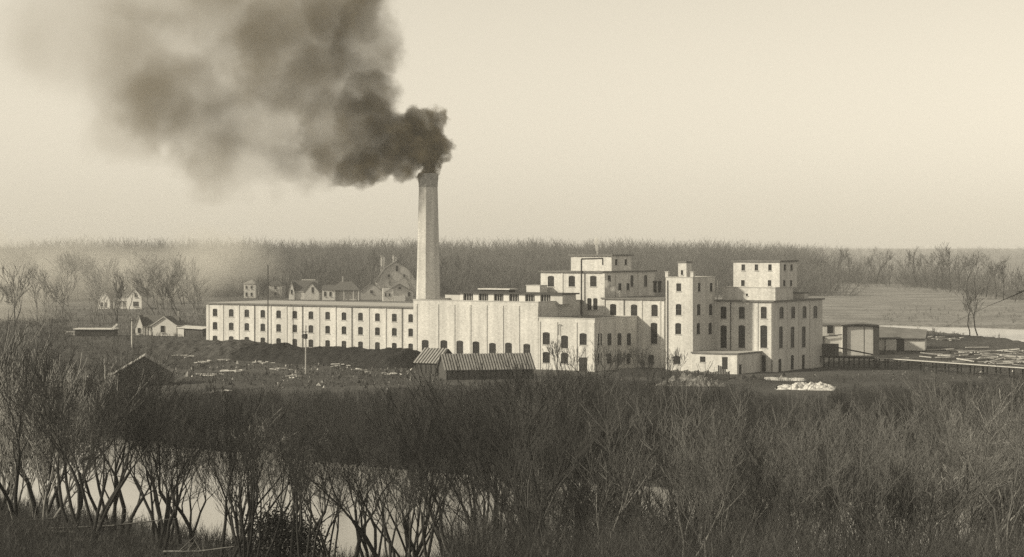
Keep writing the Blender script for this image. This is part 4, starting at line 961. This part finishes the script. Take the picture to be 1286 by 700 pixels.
# right: pair of trees in front of the pond, tree line on the crest
mid_ = Variants(6, 400, M['bark'], M['twig'], height=18, r0=.28, lean=.08, fork=2, levels=4, spread=.5, trunk_frac=.46, upright=.4, minr=.03, sides=4, wander=.16)
pale_ = Variants(3, 430, M['barkL'], M['twigL'], height=16, r0=.25, lean=.08, fork=3, levels=4, spread=.66, trunk_frac=.4, upright=.2, minr=.035, sides=4, wander=.16)
for x, y, lab in ((1218, 428, 'left one of two bare trees standing before the pale water at right'), (1229, 426, 'right one of two bare trees standing before the pale water')):
    X, Y = on(x, y, -1.5); plant_tree(mid_, int(x), X, Y, zY(Y, 358) - ground_z(X, Y), 'bare_tree', lab)
crest = [(1003, 318, 1150), (1012, 322, 1160), (1023, 318, 1150), (1034, 322, 1140), (1052, 308, 1150), (1064, 316, 1160), (1078, 322, 1150), (1090, 318, 1150), (1100, 309, 1140), (1108, 326, 1130), (1117, 330, 1130), (1138, 322, 1100), (1152, 313, 1080), (1165, 320, 1050), (1174, 318, 1040), (1183, 324, 1020), (1194, 307, 1000), (1204, 322, 980),
         (1214, 318, 960), (1225, 318, 930), (1238, 322, 910), (1250, 325, 890), (1260, 335, 870), (1274, 345, 850), (1290, 340, 840)]
for i, (x, yt, Y) in enumerate(crest):
    X = hx(x, Y); lab = 'bare tree in the row along the top of the open field'
    if i == 4: lab = 'tallest spreading tree of the left group along the field top'
    if i == 8: lab = 'leaning tree with one high branch at the right end of the left group'
    if i == 16: lab = 'tallest tree of the right hand group along the field top'
    yt -= 5 if x > 1130 else 1; plant_tree(mid_, i, X, Y, zY(Y, yt) - ground_z(X, Y), 'field_tree', lab, 'bare trees along the top of the field')
# village trees
vt = [(18, 308, 900), (38, 312, 930), (66, 330, 860), (92, 318, 640), (118, 345, 700), (57, 345, 720), (198, 330, 690), (206, 345, 700), (232, 318, 1000), (262, 318, 980), (290, 330, 950), (392, 306, 1000), (398, 322, 960), (412, 318, 985), (420, 330, 970), (448, 335, 960), (330, 350, 860), (325, 345, 880), (560, 318, 1000), (576, 325, 980), (590, 316, 1010), (10, 360, 640), (32, 350, 650)]
rv = random.Random(77)
for k in range(64):
    x = rv.uniform(0, 256) if k < 42 else rv.uniform(280, 620); Y = rv.uniform(600, 900) if x < 256 else rv.uniform(915, 1000); vt.append((x, 303 + rv.uniform(5, 30) + (900 - Y) * .06 if x < 256 else rv.uniform(306, 335), Y))
for i, (x, yt, Y) in enumerate(vt):
    X = hx(x, Y); var = (slimG, slimF, pale_, slimG)[i % 4] if x < 260 or 390 < x < 425 else mid_
    plant_tree(var, i, X, Y, zY(Y, yt) - ground_z(X, Y), 'village_tree', 'bare tree standing among the houses beyond the plant', 'bare trees among the far houses')

# long bare limb reaching in from the right edge
def limb():
    Y = 150; P = lambda x, y, d=0: Vector((hx(x, Y), Y + d, zY(Y, y)))
    base = P(1345, 352); t = thing('tree_limb', 'long thin bare limb reaching in from the right edge above the pale water', 'branch', base)
    L = [(P(1345, 352), P(1300, 360), .05, .035, 5), (P(1300, 360), P(1262, 376), .035, .022, 5), (P(1262, 376), P(1240, 385), .022, .016, 4), (P(1240, 385), P(1218, 397, .6), .016, .012, 4), (P(1218, 397, .6), P(1196, 409, 1), .012, .008, 4), (P(1196, 409, 1), P(1176, 414, 1), .008, .004, 4), (P(1300, 360), P(1276, 366, -1), .03, .02, 4)]
    r = random.Random(5); c = P(1276, 366, -1)
    for k in range(9): a = r.uniform(0, 6.28); L.append((c, c + Vector((math.cos(a) * .55, r.gauss(0, .3), math.sin(a) * .5)) * r.uniform(.5, 1), .014, .006, 3))
    for k in range(40):
        q = Vector(P(r.uniform(1258, 1330), r.uniform(290, 440), r.uniform(-2, 2))); a = r.uniform(0, 6.28)
    base_v = Vector(base); L = [(a - base_v, b - base_v, c_, d, e) for a, b, c_, d, e in L]
    link('bough', seg_mesh('bough', L, M['bark']), t)
limb()

rf = random.Random(21)
for k, (x, Y, ln, lab) in enumerate(((60, 150, 9, 'long pale fallen limb slanting across the bank at lower left'), (95, 145, 7, 'second fallen limb crossing the pale one at lower left'), (205, 140, 5, 'fallen limb beside the stout trunk on the bank'), (20, 160, 6, 'fallen limb at the far left edge of the bank'))):
    X = hx(x, Y); a = (.25, 2.7, -.35, .6)[k]; g = ground_z(X, Y); d = Vector((math.cos(a), math.sin(a) * .5, .03)); sg = [(Vector((0, 0, 0)), d * ln * .5, .09, .07, 5), (d * ln * .5, d * ln + Vector((0, 0, .3)), .07, .03, 5)]
    for j in range(7): p = d * ln * rf.uniform(.2, .95); sg.append((p, p + Vector((rf.gauss(.6, .5), rf.gauss(0, .5), rf.uniform(.3, 1.2))), .03, .012, 3))
    t = thing('fallen_limb', lab, 'fallen branch', (X, Y, g + .4)); link('limb', seg_mesh('limb', sg, M['barkL']), t)

# ------------------------------------------------------------------ brush thickets: joined, uncountable
def stems_object(name, label, n, place, hrange, m, seed, rad=.018, kind_cat='brush'):
    r = np.random.RandomState(seed); rr = random.Random(seed); V = []; Fc = []; k = 0
    ang = np.array([0, 2.094, 4.189])
    while k < n:
        p = place(rr)
        if p is None: continue
        X, Y, g, hs = p; h = rr.uniform(*hrange) * hs
        for s in range(rr.choice((2, 3, 4))):
            a = rr.gauss(0, .22); b = rr.gauss(0, .22); x0, y0 = X + rr.gauss(0, .25), Y + rr.gauss(0, .25); hh = h * rr.uniform(.6, 1)
            pts = [(x0, y0, g - .1), (x0 + a * hh * .5, y0 + b * hh * .5, g + hh * .55), (x0 + a * hh * 1.1 + rr.gauss(0, .1) * hh, y0 + b * hh * 1.1, g + hh)]
            rd = [rad * 1.3, rad, rad * .6]; base = len(V)
            for (x, y, z), q in zip(pts, rd):
                for t in ang: V.append((x + math.cos(t) * q, y + math.sin(t) * q, z))
            for lv in (0, 1):
                for j in range(3): a0 = base + lv * 3 + j; a1 = base + lv * 3 + (j + 1) % 3; Fc.append((a0, a1, a1 + 3, a0 + 3))
            # two side twigs
            mx, my, mz = pts[1]
            for _ in range(2):
                base = len(V); ex, ey, ez = mx + rr.gauss(0, .22) * hh, my + rr.gauss(0, .22) * hh, mz + rr.uniform(.15, .45) * hh
                V += [(mx - rad * .6, my, mz), (mx + rad * .6, my, mz), (mx, my + rad, mz), (ex, ey, ez)]; Fc += [(base, base + 1, base + 3), (base + 1, base + 2, base + 3), (base + 2, base, base + 3)]
        k += 1
    me = bpy.data.meshes.new(name); me.from_pydata(V, [], Fc); me.materials.append(m)
    tag(link(name, me, kind='stuff'), label, kind_cat)
def far_bank(rr):
    x = rr.uniform(-60, 1350); y = rr.uniform(478 if x < 620 else 471, 606); X, Y = on(x, y, -3.6)
    if 690 < x < 930 and y < 480: return None
    if 955 < x < 1065 and y < 494: return None
    if Y < far_shore(X) + 1.5: return None
    if 200 < x < 560 and y < 486 and rr.random() < .6: return None
    g = ground_z(X, Y); hmax = zY(Y, tp(x) + 2) - g
    if hmax < .5: return None
    return X, Y, g, min(1, hmax / 5.5)
stems_object('brush_thicket', 'dense dark leafless brush covering the far river bank', 11500, far_bank, (2.5, 5.5), M['brush'], 1, .020)
def near_bank(rr):
    x = rr.uniform(-60, 1350)
    if rr.random() < .3:
        X = rr.uniform(-75, 5); Y = near_shore(X) + 3 * pnoise(Vector((X * .05, near_shore(X) * .05, 3))) - abs(rr.gauss(0, 2.5)); return X, Y, ground_z(X, Y) - .1, rr.uniform(.1, .55)
    Y = rr.uniform(95, 190); X = hx(x, Y)
    if Y > near_shore(X) - 1: return None
    if 170 < x < 520 and rr.random() > .6: return None
    return X, Y, ground_z(X, Y), (1.0 if x > 560 else .3)
stems_object('bank_brush', 'tangled pale brush and saplings on the near river bank', 7600, near_bank, (2, 6.5), M['brushL'], 2, .015)
def yard_weeds(rr):
    x = rr.uniform(0, 1290); y = rr.uniform(446, 484)
    if 520 < x < 700 and y < 480: return None
    if 700 < x < 1040 and y < 474: return None
    X, Y = on(x, y, -3.2)
    if pnoise(Vector((X * .05, Y * .09, 2))) < -.05: return None
    return X, Y, ground_z(X, Y), 1
stems_object('dry_weeds', 'dry weeds and low scrub dotted over the yard', 3800, yard_weeds, (.3, 1.1), M['brushL'], 3, .02, 'weeds')
def field_scrub(rr):
    x = rr.uniform(-20, 1300)
    if 258 < x < 1105: return None
    y = rr.uniform(388, 446); X, Y = on(x, y, 0)
    if x > 1100 and pond_lo(X) - 6 < Y < pond_hi(X) + 4: return None
    if x > 1100 and rr.random() < .9: return None
    if 90 < x < 256 and rr.random() < .6: return None
    return X, Y, ground_z(X, Y), 1
stems_object('field_scrub', 'low leafless scrub on the flats either side of the plant', 3000, field_scrub, (.5, 1.8), M['brushL'], 4, .035, 'scrub')

# evergreen bush on the near bank
def bush():
    Y = 158; X = hx(348, Y); g = ground_z(X, Y); t = thing('evergreen_bush', 'dark leafy evergreen bush at the bottom left over the river edge', 'bush', (X, Y, g)); r = random.Random(9); h = zY(Y, 640) - g
    L = []; V = []; Fc = []
    for k in range(60):
        a = r.uniform(0, 6.28); e = r.uniform(.15, 1.4); rad = r.uniform(.5, 1.0); c = Vector((math.cos(a) * math.cos(e) * 3.9 * rad, math.sin(a) * math.cos(e) * 2.2 * rad, h * .15 + math.sin(e) * h * .8 * rad))
        L.append((Vector((c.x * .25, c.y * .25, 0)), c, .06, .015, 3))
        for j in range(150):
            p = c + Vector((r.gauss(0, .55), r.gauss(0, .5), r.gauss(0, .42))); s = r.uniform(.06, .13); n1 = Vector((r.gauss(0, 1), r.gauss(0, 1), r.gauss(0, 1))).normalized(); u = n1.orthogonal().normalized() * s; w_ = n1.cross(u).normalized() * s * .6
            i = len(V); V += [p - u, p - w_, p + u, p + w_]; Fc.append((i, i + 1, i + 2, i + 3))
    link('stems', seg_mesh('stems', L, M['bark']), t)
    me = bpy.data.meshes.new('foliage'); me.from_pydata([tuple(v) for v in V], [], Fc); me.materials.append(M['leaf']); link('foliage', me, t, kind='stuff')
bush()

# ------------------------------------------------------------------ far woods: one joined mass of bare trees
def woods(name, label, count, place, seed, m, nvar=10, minr=.09):
    rr = random.Random(seed); protos = []
    for i in range(nvar):
        a, b = grow(seed * 50 + i, height=1.0, r0=.013, lean=.08, fork=2, levels=3, spread=.62, trunk_frac=.4, upright=.3, minr=.0042, sides=3)
        sg = a + b; me = seg_mesh('tmp', [(p, q, ra, rb, 3) for p, q, ra, rb, n_ in sg], m)
        co = np.empty(len(me.vertices) * 3, np.float32); me.vertices.foreach_get('co', co); fv = np.empty(len(me.loops), np.int32); me.loops.foreach_get('vertex_index', fv); protos.append((co.reshape(-1, 3), fv)); bpy.data.meshes.remove(me)
    V = []; I = []; off = 0; k = 0
    while k < count:
        p = place(rr)
        if p is None: continue
        X, Y, g, h = p; co, fv = protos[rr.randrange(nvar)]; a = rr.uniform(0, 6.28); c_, s_ = math.cos(a) * h, math.sin(a) * h
        q = np.empty_like(co); q[:, 0] = co[:, 0] * c_ - co[:, 1] * s_ + X; q[:, 1] = co[:, 0] * s_ + co[:, 1] * c_ + Y; q[:, 2] = co[:, 2] * h + g - .3
        V.append(q); I.append(fv + off); off += len(q); k += 1
    V = np.concatenate(V); I = np.concatenate(I); me = bpy.data.meshes.new(name); nf = len(I) // 4
    me.vertices.add(len(V)); me.vertices.foreach_set('co', V.ravel()); me.loops.add(len(I)); me.loops.foreach_set('vertex_index', I.astype(np.int32))
    me.polygons.add(nf); me.polygons.foreach_set('loop_start', np.arange(nf, dtype=np.int32) * 4); me.polygons.foreach_set('loop_total', np.full(nf, 4, np.int32)); me.update(); me.validate()
    me.materials.append(m); tag(link(name, me, kind='stuff'), label, 'woods'); print(name, nf * 2, 'tris')
def hill(rr):
    x = rr.uniform(-60, 1022); Y = 930 + 900 * rr.random() ** 1.5
    if x < 330 and Y < 980 and rr.random() < .5: return None
    X = hx(x, Y); g = ground_z(X, Y); h = rr.uniform(13, 18)
    top = 297.5 + 5 * pnoise(Vector((x * .03, Y * .002, 7))) + 4 * pnoise(Vector((x * .13, Y * .01, 2))) + 5 * (x < 60) + 8 * sst(880, 1040, x) + rr.uniform(-2, 9)
    h = min(h, zY(Y, top) - g)
    return X, Y, g, max(6, h)
woods('far_woods', 'continuous leafless woods on the low hill behind the plant', 2400, hill, 3, M['forest'])
def distant(rr):
    x = rr.uniform(960, 1330); Y = rr.uniform(1900, 5200); X = hx(x, Y)
    if int(Y / 420) % 2: return None
    return X, Y, ground_z(X, Y), rr.uniform(9, 15)
woods('distant_woods', 'faint lines of distant woods beyond the field on the horizon', 220, distant, 4, M['forest'])
def understory(rr):
    x = rr.uniform(-40, 1040); Y = rr.uniform(900, 1060); X = hx(x, Y); return X, Y, ground_z(X, Y), rr.uniform(3, 8)
woods('wood_edge_scrub', 'low scrub along the near edge of the hillside woods', 900, understory, 5, M['forest'])
def crest_scrub(rr):
    x = rr.uniform(995, 1290); Y = float(np.interp(x, [995, 1110, 1286], [1170, 1150, 850])) + rr.uniform(-5, 60); X = hx(x, Y)
    if 1112 < x < 1135: return None
    return X, Y, ground_z(X, Y), rr.uniform(8, 16)
woods('crest_wood', 'thin saplings filling the gaps of the tree row above the field', 150, crest_scrub, 6, M['forest'])

# ------------------------------------------------------------------ smoke and steam
def smoke(name, label, blobs, albedo, warp, nscale, detail=4, soft=(1.0, .35), voxel=2.4, org=(0, 0, 0), contrast=(.30, .62), step=1.0):
    """blobs: (x, y, z, rx, ry, rz, density) around org; a hull mesh wraps them, the volume shader gives density"""
    b = bmesh.new()
    for x, y, z, rx, ry, rz, d in blobs:
        bmesh.ops.create_icosphere(b, subdivisions=3, radius=1.0, matrix=Matrix.Translation((x, y, z)) @ Matrix.Diagonal((rx * 1.12 + warp * .35, ry * 1.12 + warp * .35, rz * 1.12 + warp * .35, 1)))
    me = bpy.data.meshes.new(name); b.to_mesh(me); b.free()
    tmp = bpy.data.objects.new('tmp', me); COL.objects.link(tmp)
    md = tmp.modifiers.new('r', 'REMESH'); md.mode = 'VOXEL'; md.voxel_size = voxel
    dg = bpy.context.evaluated_depsgraph_get(); me2 = bpy.data.meshes.new_from_object(tmp.evaluated_get(dg)); bpy.data.objects.remove(tmp)
    m = bpy.data.materials.new(name + '_volume'); m.use_nodes = True; t = m.node_tree; N = t.nodes; L = t.links; N.clear()
    out = N.new('ShaderNodeOutputMaterial'); pv = N.new('ShaderNodeVolumePrincipled'); L.new(pv.outputs[0], out.inputs['Volume'])
    pv.inputs['Color'].default_value = (*albedo, 1); pv.inputs['Anisotropy'].default_value = .1
    tc = N.new('ShaderNodeTexCoord'); P = tc.outputs['Object']
    n1 = N.new('ShaderNodeTexNoise'); n1.inputs['Scale'].default_value = nscale; n1.inputs['Detail'].default_value = detail; n1.inputs['Roughness'].default_value = .55; L.new(P, n1.inputs['Vector'])
    sb = N.new('ShaderNodeVectorMath'); sb.operation = 'SUBTRACT'; L.new(n1.outputs['Color'], sb.inputs[0]); sb.inputs[1].default_value = (.5, .5, .5)
    scl = N.new('ShaderNodeVectorMath'); scl.operation = 'SCALE'; L.new(sb.outputs[0], scl.inputs[0])
    lp = N.new('ShaderNodeVectorMath'); lp.operation = 'LENGTH'; L.new(P, lp.inputs[0])
    wm = N.new('ShaderNodeMapRange'); wm.inputs[1].default_value = warp * .3; wm.inputs[2].default_value = warp * 5; wm.inputs[3].default_value = warp * .35; wm.inputs[4].default_value = warp * 2.2; L.new(lp.outputs['Value'], wm.inputs[0]); L.new(wm.outputs[0], scl.inputs['Scale'])
    ad = N.new('ShaderNodeVectorMath'); ad.operation = 'ADD'; L.new(P, ad.inputs[0]); L.new(scl.outputs[0], ad.inputs[1])
    n3 = N.new('ShaderNodeTexNoise'); n3.inputs['Scale'].default_value = nscale * 4.5; n3.inputs['Detail'].default_value = 3; L.new(P, n3.inputs['Vector'])
    s3 = N.new('ShaderNodeVectorMath'); s3.operation = 'SUBTRACT'; L.new(n3.outputs['Color'], s3.inputs[0]); s3.inputs[1].default_value = (.5, .5, .5)
    a3 = N.new('ShaderNodeVectorMath'); a3.operation = 'MULTIPLY_ADD'; L.new(s3.outputs[0], a3.inputs[0]); a3.inputs[1].default_value = (warp * .85,) * 3; L.new(ad.outputs[0], a3.inputs[2]); Q = a3.outputs[0]
    acc = None
    for x, y, z, rx, ry, rz, d in blobs:
        s1 = N.new('ShaderNodeVectorMath'); s1.operation = 'MULTIPLY_ADD'; L.new(Q, s1.inputs[0]); s1.inputs[1].default_value = (1 / rx, 1 / ry, 1 / rz); s1.inputs[2].default_value = (-x / rx, -y / ry, -z / rz)
        ln = N.new('ShaderNodeVectorMath'); ln.operation = 'DOT_PRODUCT'; L.new(s1.outputs[0], ln.inputs[0]); L.new(s1.outputs[0], ln.inputs[1])
        mr = N.new('ShaderNodeMapRange'); mr.interpolation_type = 'SMOOTHSTEP'; mr.inputs[1].default_value = soft[0]; mr.inputs[2].default_value = soft[1] if d < .04 else .6; mr.inputs[3].default_value = 0; mr.inputs[4].default_value = d; L.new(ln.outputs['Value'], mr.inputs[0])
        if acc is None: acc = mr.outputs[0]
        else:
            mx = N.new('ShaderNodeMath'); mx.operation = 'ADD'; L.new(acc, mx.inputs[0]); L.new(mr.outputs[0], mx.inputs[1]); acc = mx.outputs[0]
    n2 = N.new('ShaderNodeTexNoise'); n2.inputs['Scale'].default_value = nscale * .7; n2.inputs['Detail'].default_value = 5; L.new(P, n2.inputs['Vector'])
    m2 = N.new('ShaderNodeMapRange'); m2.inputs[1].default_value = contrast[0]; m2.inputs[2].default_value = contrast[1]; m2.inputs[3].default_value = .3; m2.inputs[4].default_value = 1.5; L.new(n2.outputs[0], m2.inputs[0])
    ml = N.new('ShaderNodeMath'); ml.operation = 'MULTIPLY'; L.new(acc, ml.inputs[0]); L.new(m2.outputs[0], ml.inputs[1]); L.new(ml.outputs[0], pv.inputs['Density'])
    m.cycles.volume_step_rate = step
    me2.materials.clear(); me2.materials.append(m)
    o = link(name, me2, None, org, kind='stuff'); tag(o, label, 'smoke'); return o
kp = CHY / F    # metres per photo pixel at the chimney
def bl(x, y, rx, rz, d, yo=0, ry=None): return ((x - 540) * kp, yo, (218 - y) * kp, rx * kp, (ry or (rx + rz) / 2) * kp, rz * kp, d)
smoke('smoke_plume', 'dense black smoke pouring from the chimney and drifting away to the left', [
    bl(540, 214, 15, 14, 1.8), bl(540, 204, 17, 18, 1.0), bl(549, 180, 19, 26, .6), bl(553, 155, 15, 20, .5), bl(528, 186, 34, 32, .45), bl(532, 158, 26, 22, .35), bl(497, 172, 42, 34, .30), bl(490, 206, 46, 24, .30), bl(452, 208, 34, 24, .22), bl(462, 160, 48, 46, .16),
    bl(425, 165, 56, 60, 0.098), bl(470, 118, 40, 34, 0.117), bl(415, 100, 70, 60, 0.065), bl(462, 50, 48, 62, 0.072), bl(440, 0, 70, 60, 0.058), bl(370, 60, 80, 80, 0.044), bl(300, 90, 75, 60, 0.021), bl(345, 150, 80, 75, 0.039), bl(270, 175, 75, 62, 0.029), bl(235, 125, 90, 70, 0.032),
    bl(310, 15, 110, 70, 0.034), bl(185, 75, 100, 90, 0.016), bl(300, 215, 80, 48, 0.026), bl(110, 40, 120, 100, 0.012), bl(400, -60, 150, 50, 0.039), bl(200, -20, 130, 60, 0.021), bl(390, 205, 60, 34, 0.039), bl(170, 150, 90, 60, 0.013)],
    (.33, .285, .20), 9.0, .055, org=(CHX, CHY, CHZ), step=.3)
kv = 640 / F
smoke('thin_smoke', 'thin veil of smoke hanging over the left edge of the yard', [((x - 100) * kv, 0, (350 - y) * kv, rx * kv, 30, rz * kv, d) for x, y, rx, rz, d in ((100, 345, 130, 50, .007), (-20, 365, 130, 65, .011), (220, 345, 100, 40, .005))], (.97, .95, .9), 12, .04, voxel=4, org=(hx(100, 650), 650, zY(650, 350)))
kv = 880 / F
smoke('drifting_smoke', 'pale smoke drifting low over the houses at left', [((x - 250) * kv, yo, (360 - y) * kv, rx * kv, 40, rz * kv, d) for x, y, rx, rz, d, yo in ((290, 330, 80, 40, .010, 0), (200, 350, 100, 45, .009, -10), (90, 335, 130, 55, .010, 10), (-20, 345, 130, 70, .012, -10), (255, 312, 70, 36, .008, 20))],
      (.95, .93, .88), 14, .03, voxel=4, org=(hx(250, 880), 880, zY(880, 360)))
Ys = 450
def steam(name, label, x, y, pts, d):
    k = Ys / F; smoke(name, label, [((a - x) * k, 0, (y - b) * k, r_ * k, r_ * k, r2 * k, d) for a, b, r_, r2 in pts], (.99, .98, .95), .25, .9, voxel=.2, org=(hx(x, Ys), Ys, zY(Ys, y)))
Ys = w2(uA(750, 22), 22)[1]
steam('steam_plume', 'thin white jet of steam above the mill penthouse', 750, 320, [(750, 318, 1.6, 4), (749.5, 311, 2.4, 6), (749, 304, 4, 6)], 1.2)
Ys = w2(uA(765, vD - 2), vD - 2)[1]
steam('steam_puff', 'small white puff of steam in front of the mill block corner', 768, 364, [(776, 366.5, 3, 2.2), (770, 363, 5, 4), (762, 357, 6, 6)], .3)

# ------------------------------------------------------------------ haze: one closed box of thin air
def haze():
    b = MB(); b.box(-4400, 4400, -140, 6700, -12, 112, M['white']); me = b.mesh('haze'); me.materials.clear()
    m = bpy.data.materials.new('winter_haze'); m.use_nodes = True; t = m.node_tree; t.nodes.clear()
    out = t.nodes.new('ShaderNodeOutputMaterial'); pv = t.nodes.new('ShaderNodeVolumePrincipled'); t.links.new(pv.outputs[0], out.inputs['Volume'])
    pv.inputs['Color'].default_value = (.995, .99, .98, 1); pv.inputs['Density'].default_value = .00015; pv.inputs['Anisotropy'].default_value = 0
    me.materials.append(m); o = link('haze', me, kind='stuff'); o['label'] = 'thin pale winter haze filling the valley'
haze()

GROUPS = {'scrap_pile': 'piles of pale scrap in the yard', 'town_house': 'houses behind the long wing', 'board_shed': 'striped board sheds', 'roof_vent': 'vents on the factory roofs',
          'brick_stack': 'pair of smokestacks behind the barn', 'fallen_limb': 'fallen limbs on the near bank', 'ash_heap': 'pale ash heaps', 'lumber_pile': 'piles of sawn boards'}
for o in list(COL.objects):
    b = o.name.split('.')[0]
    if o.parent is None and b in GROUPS: o['group'] = GROUPS[b]
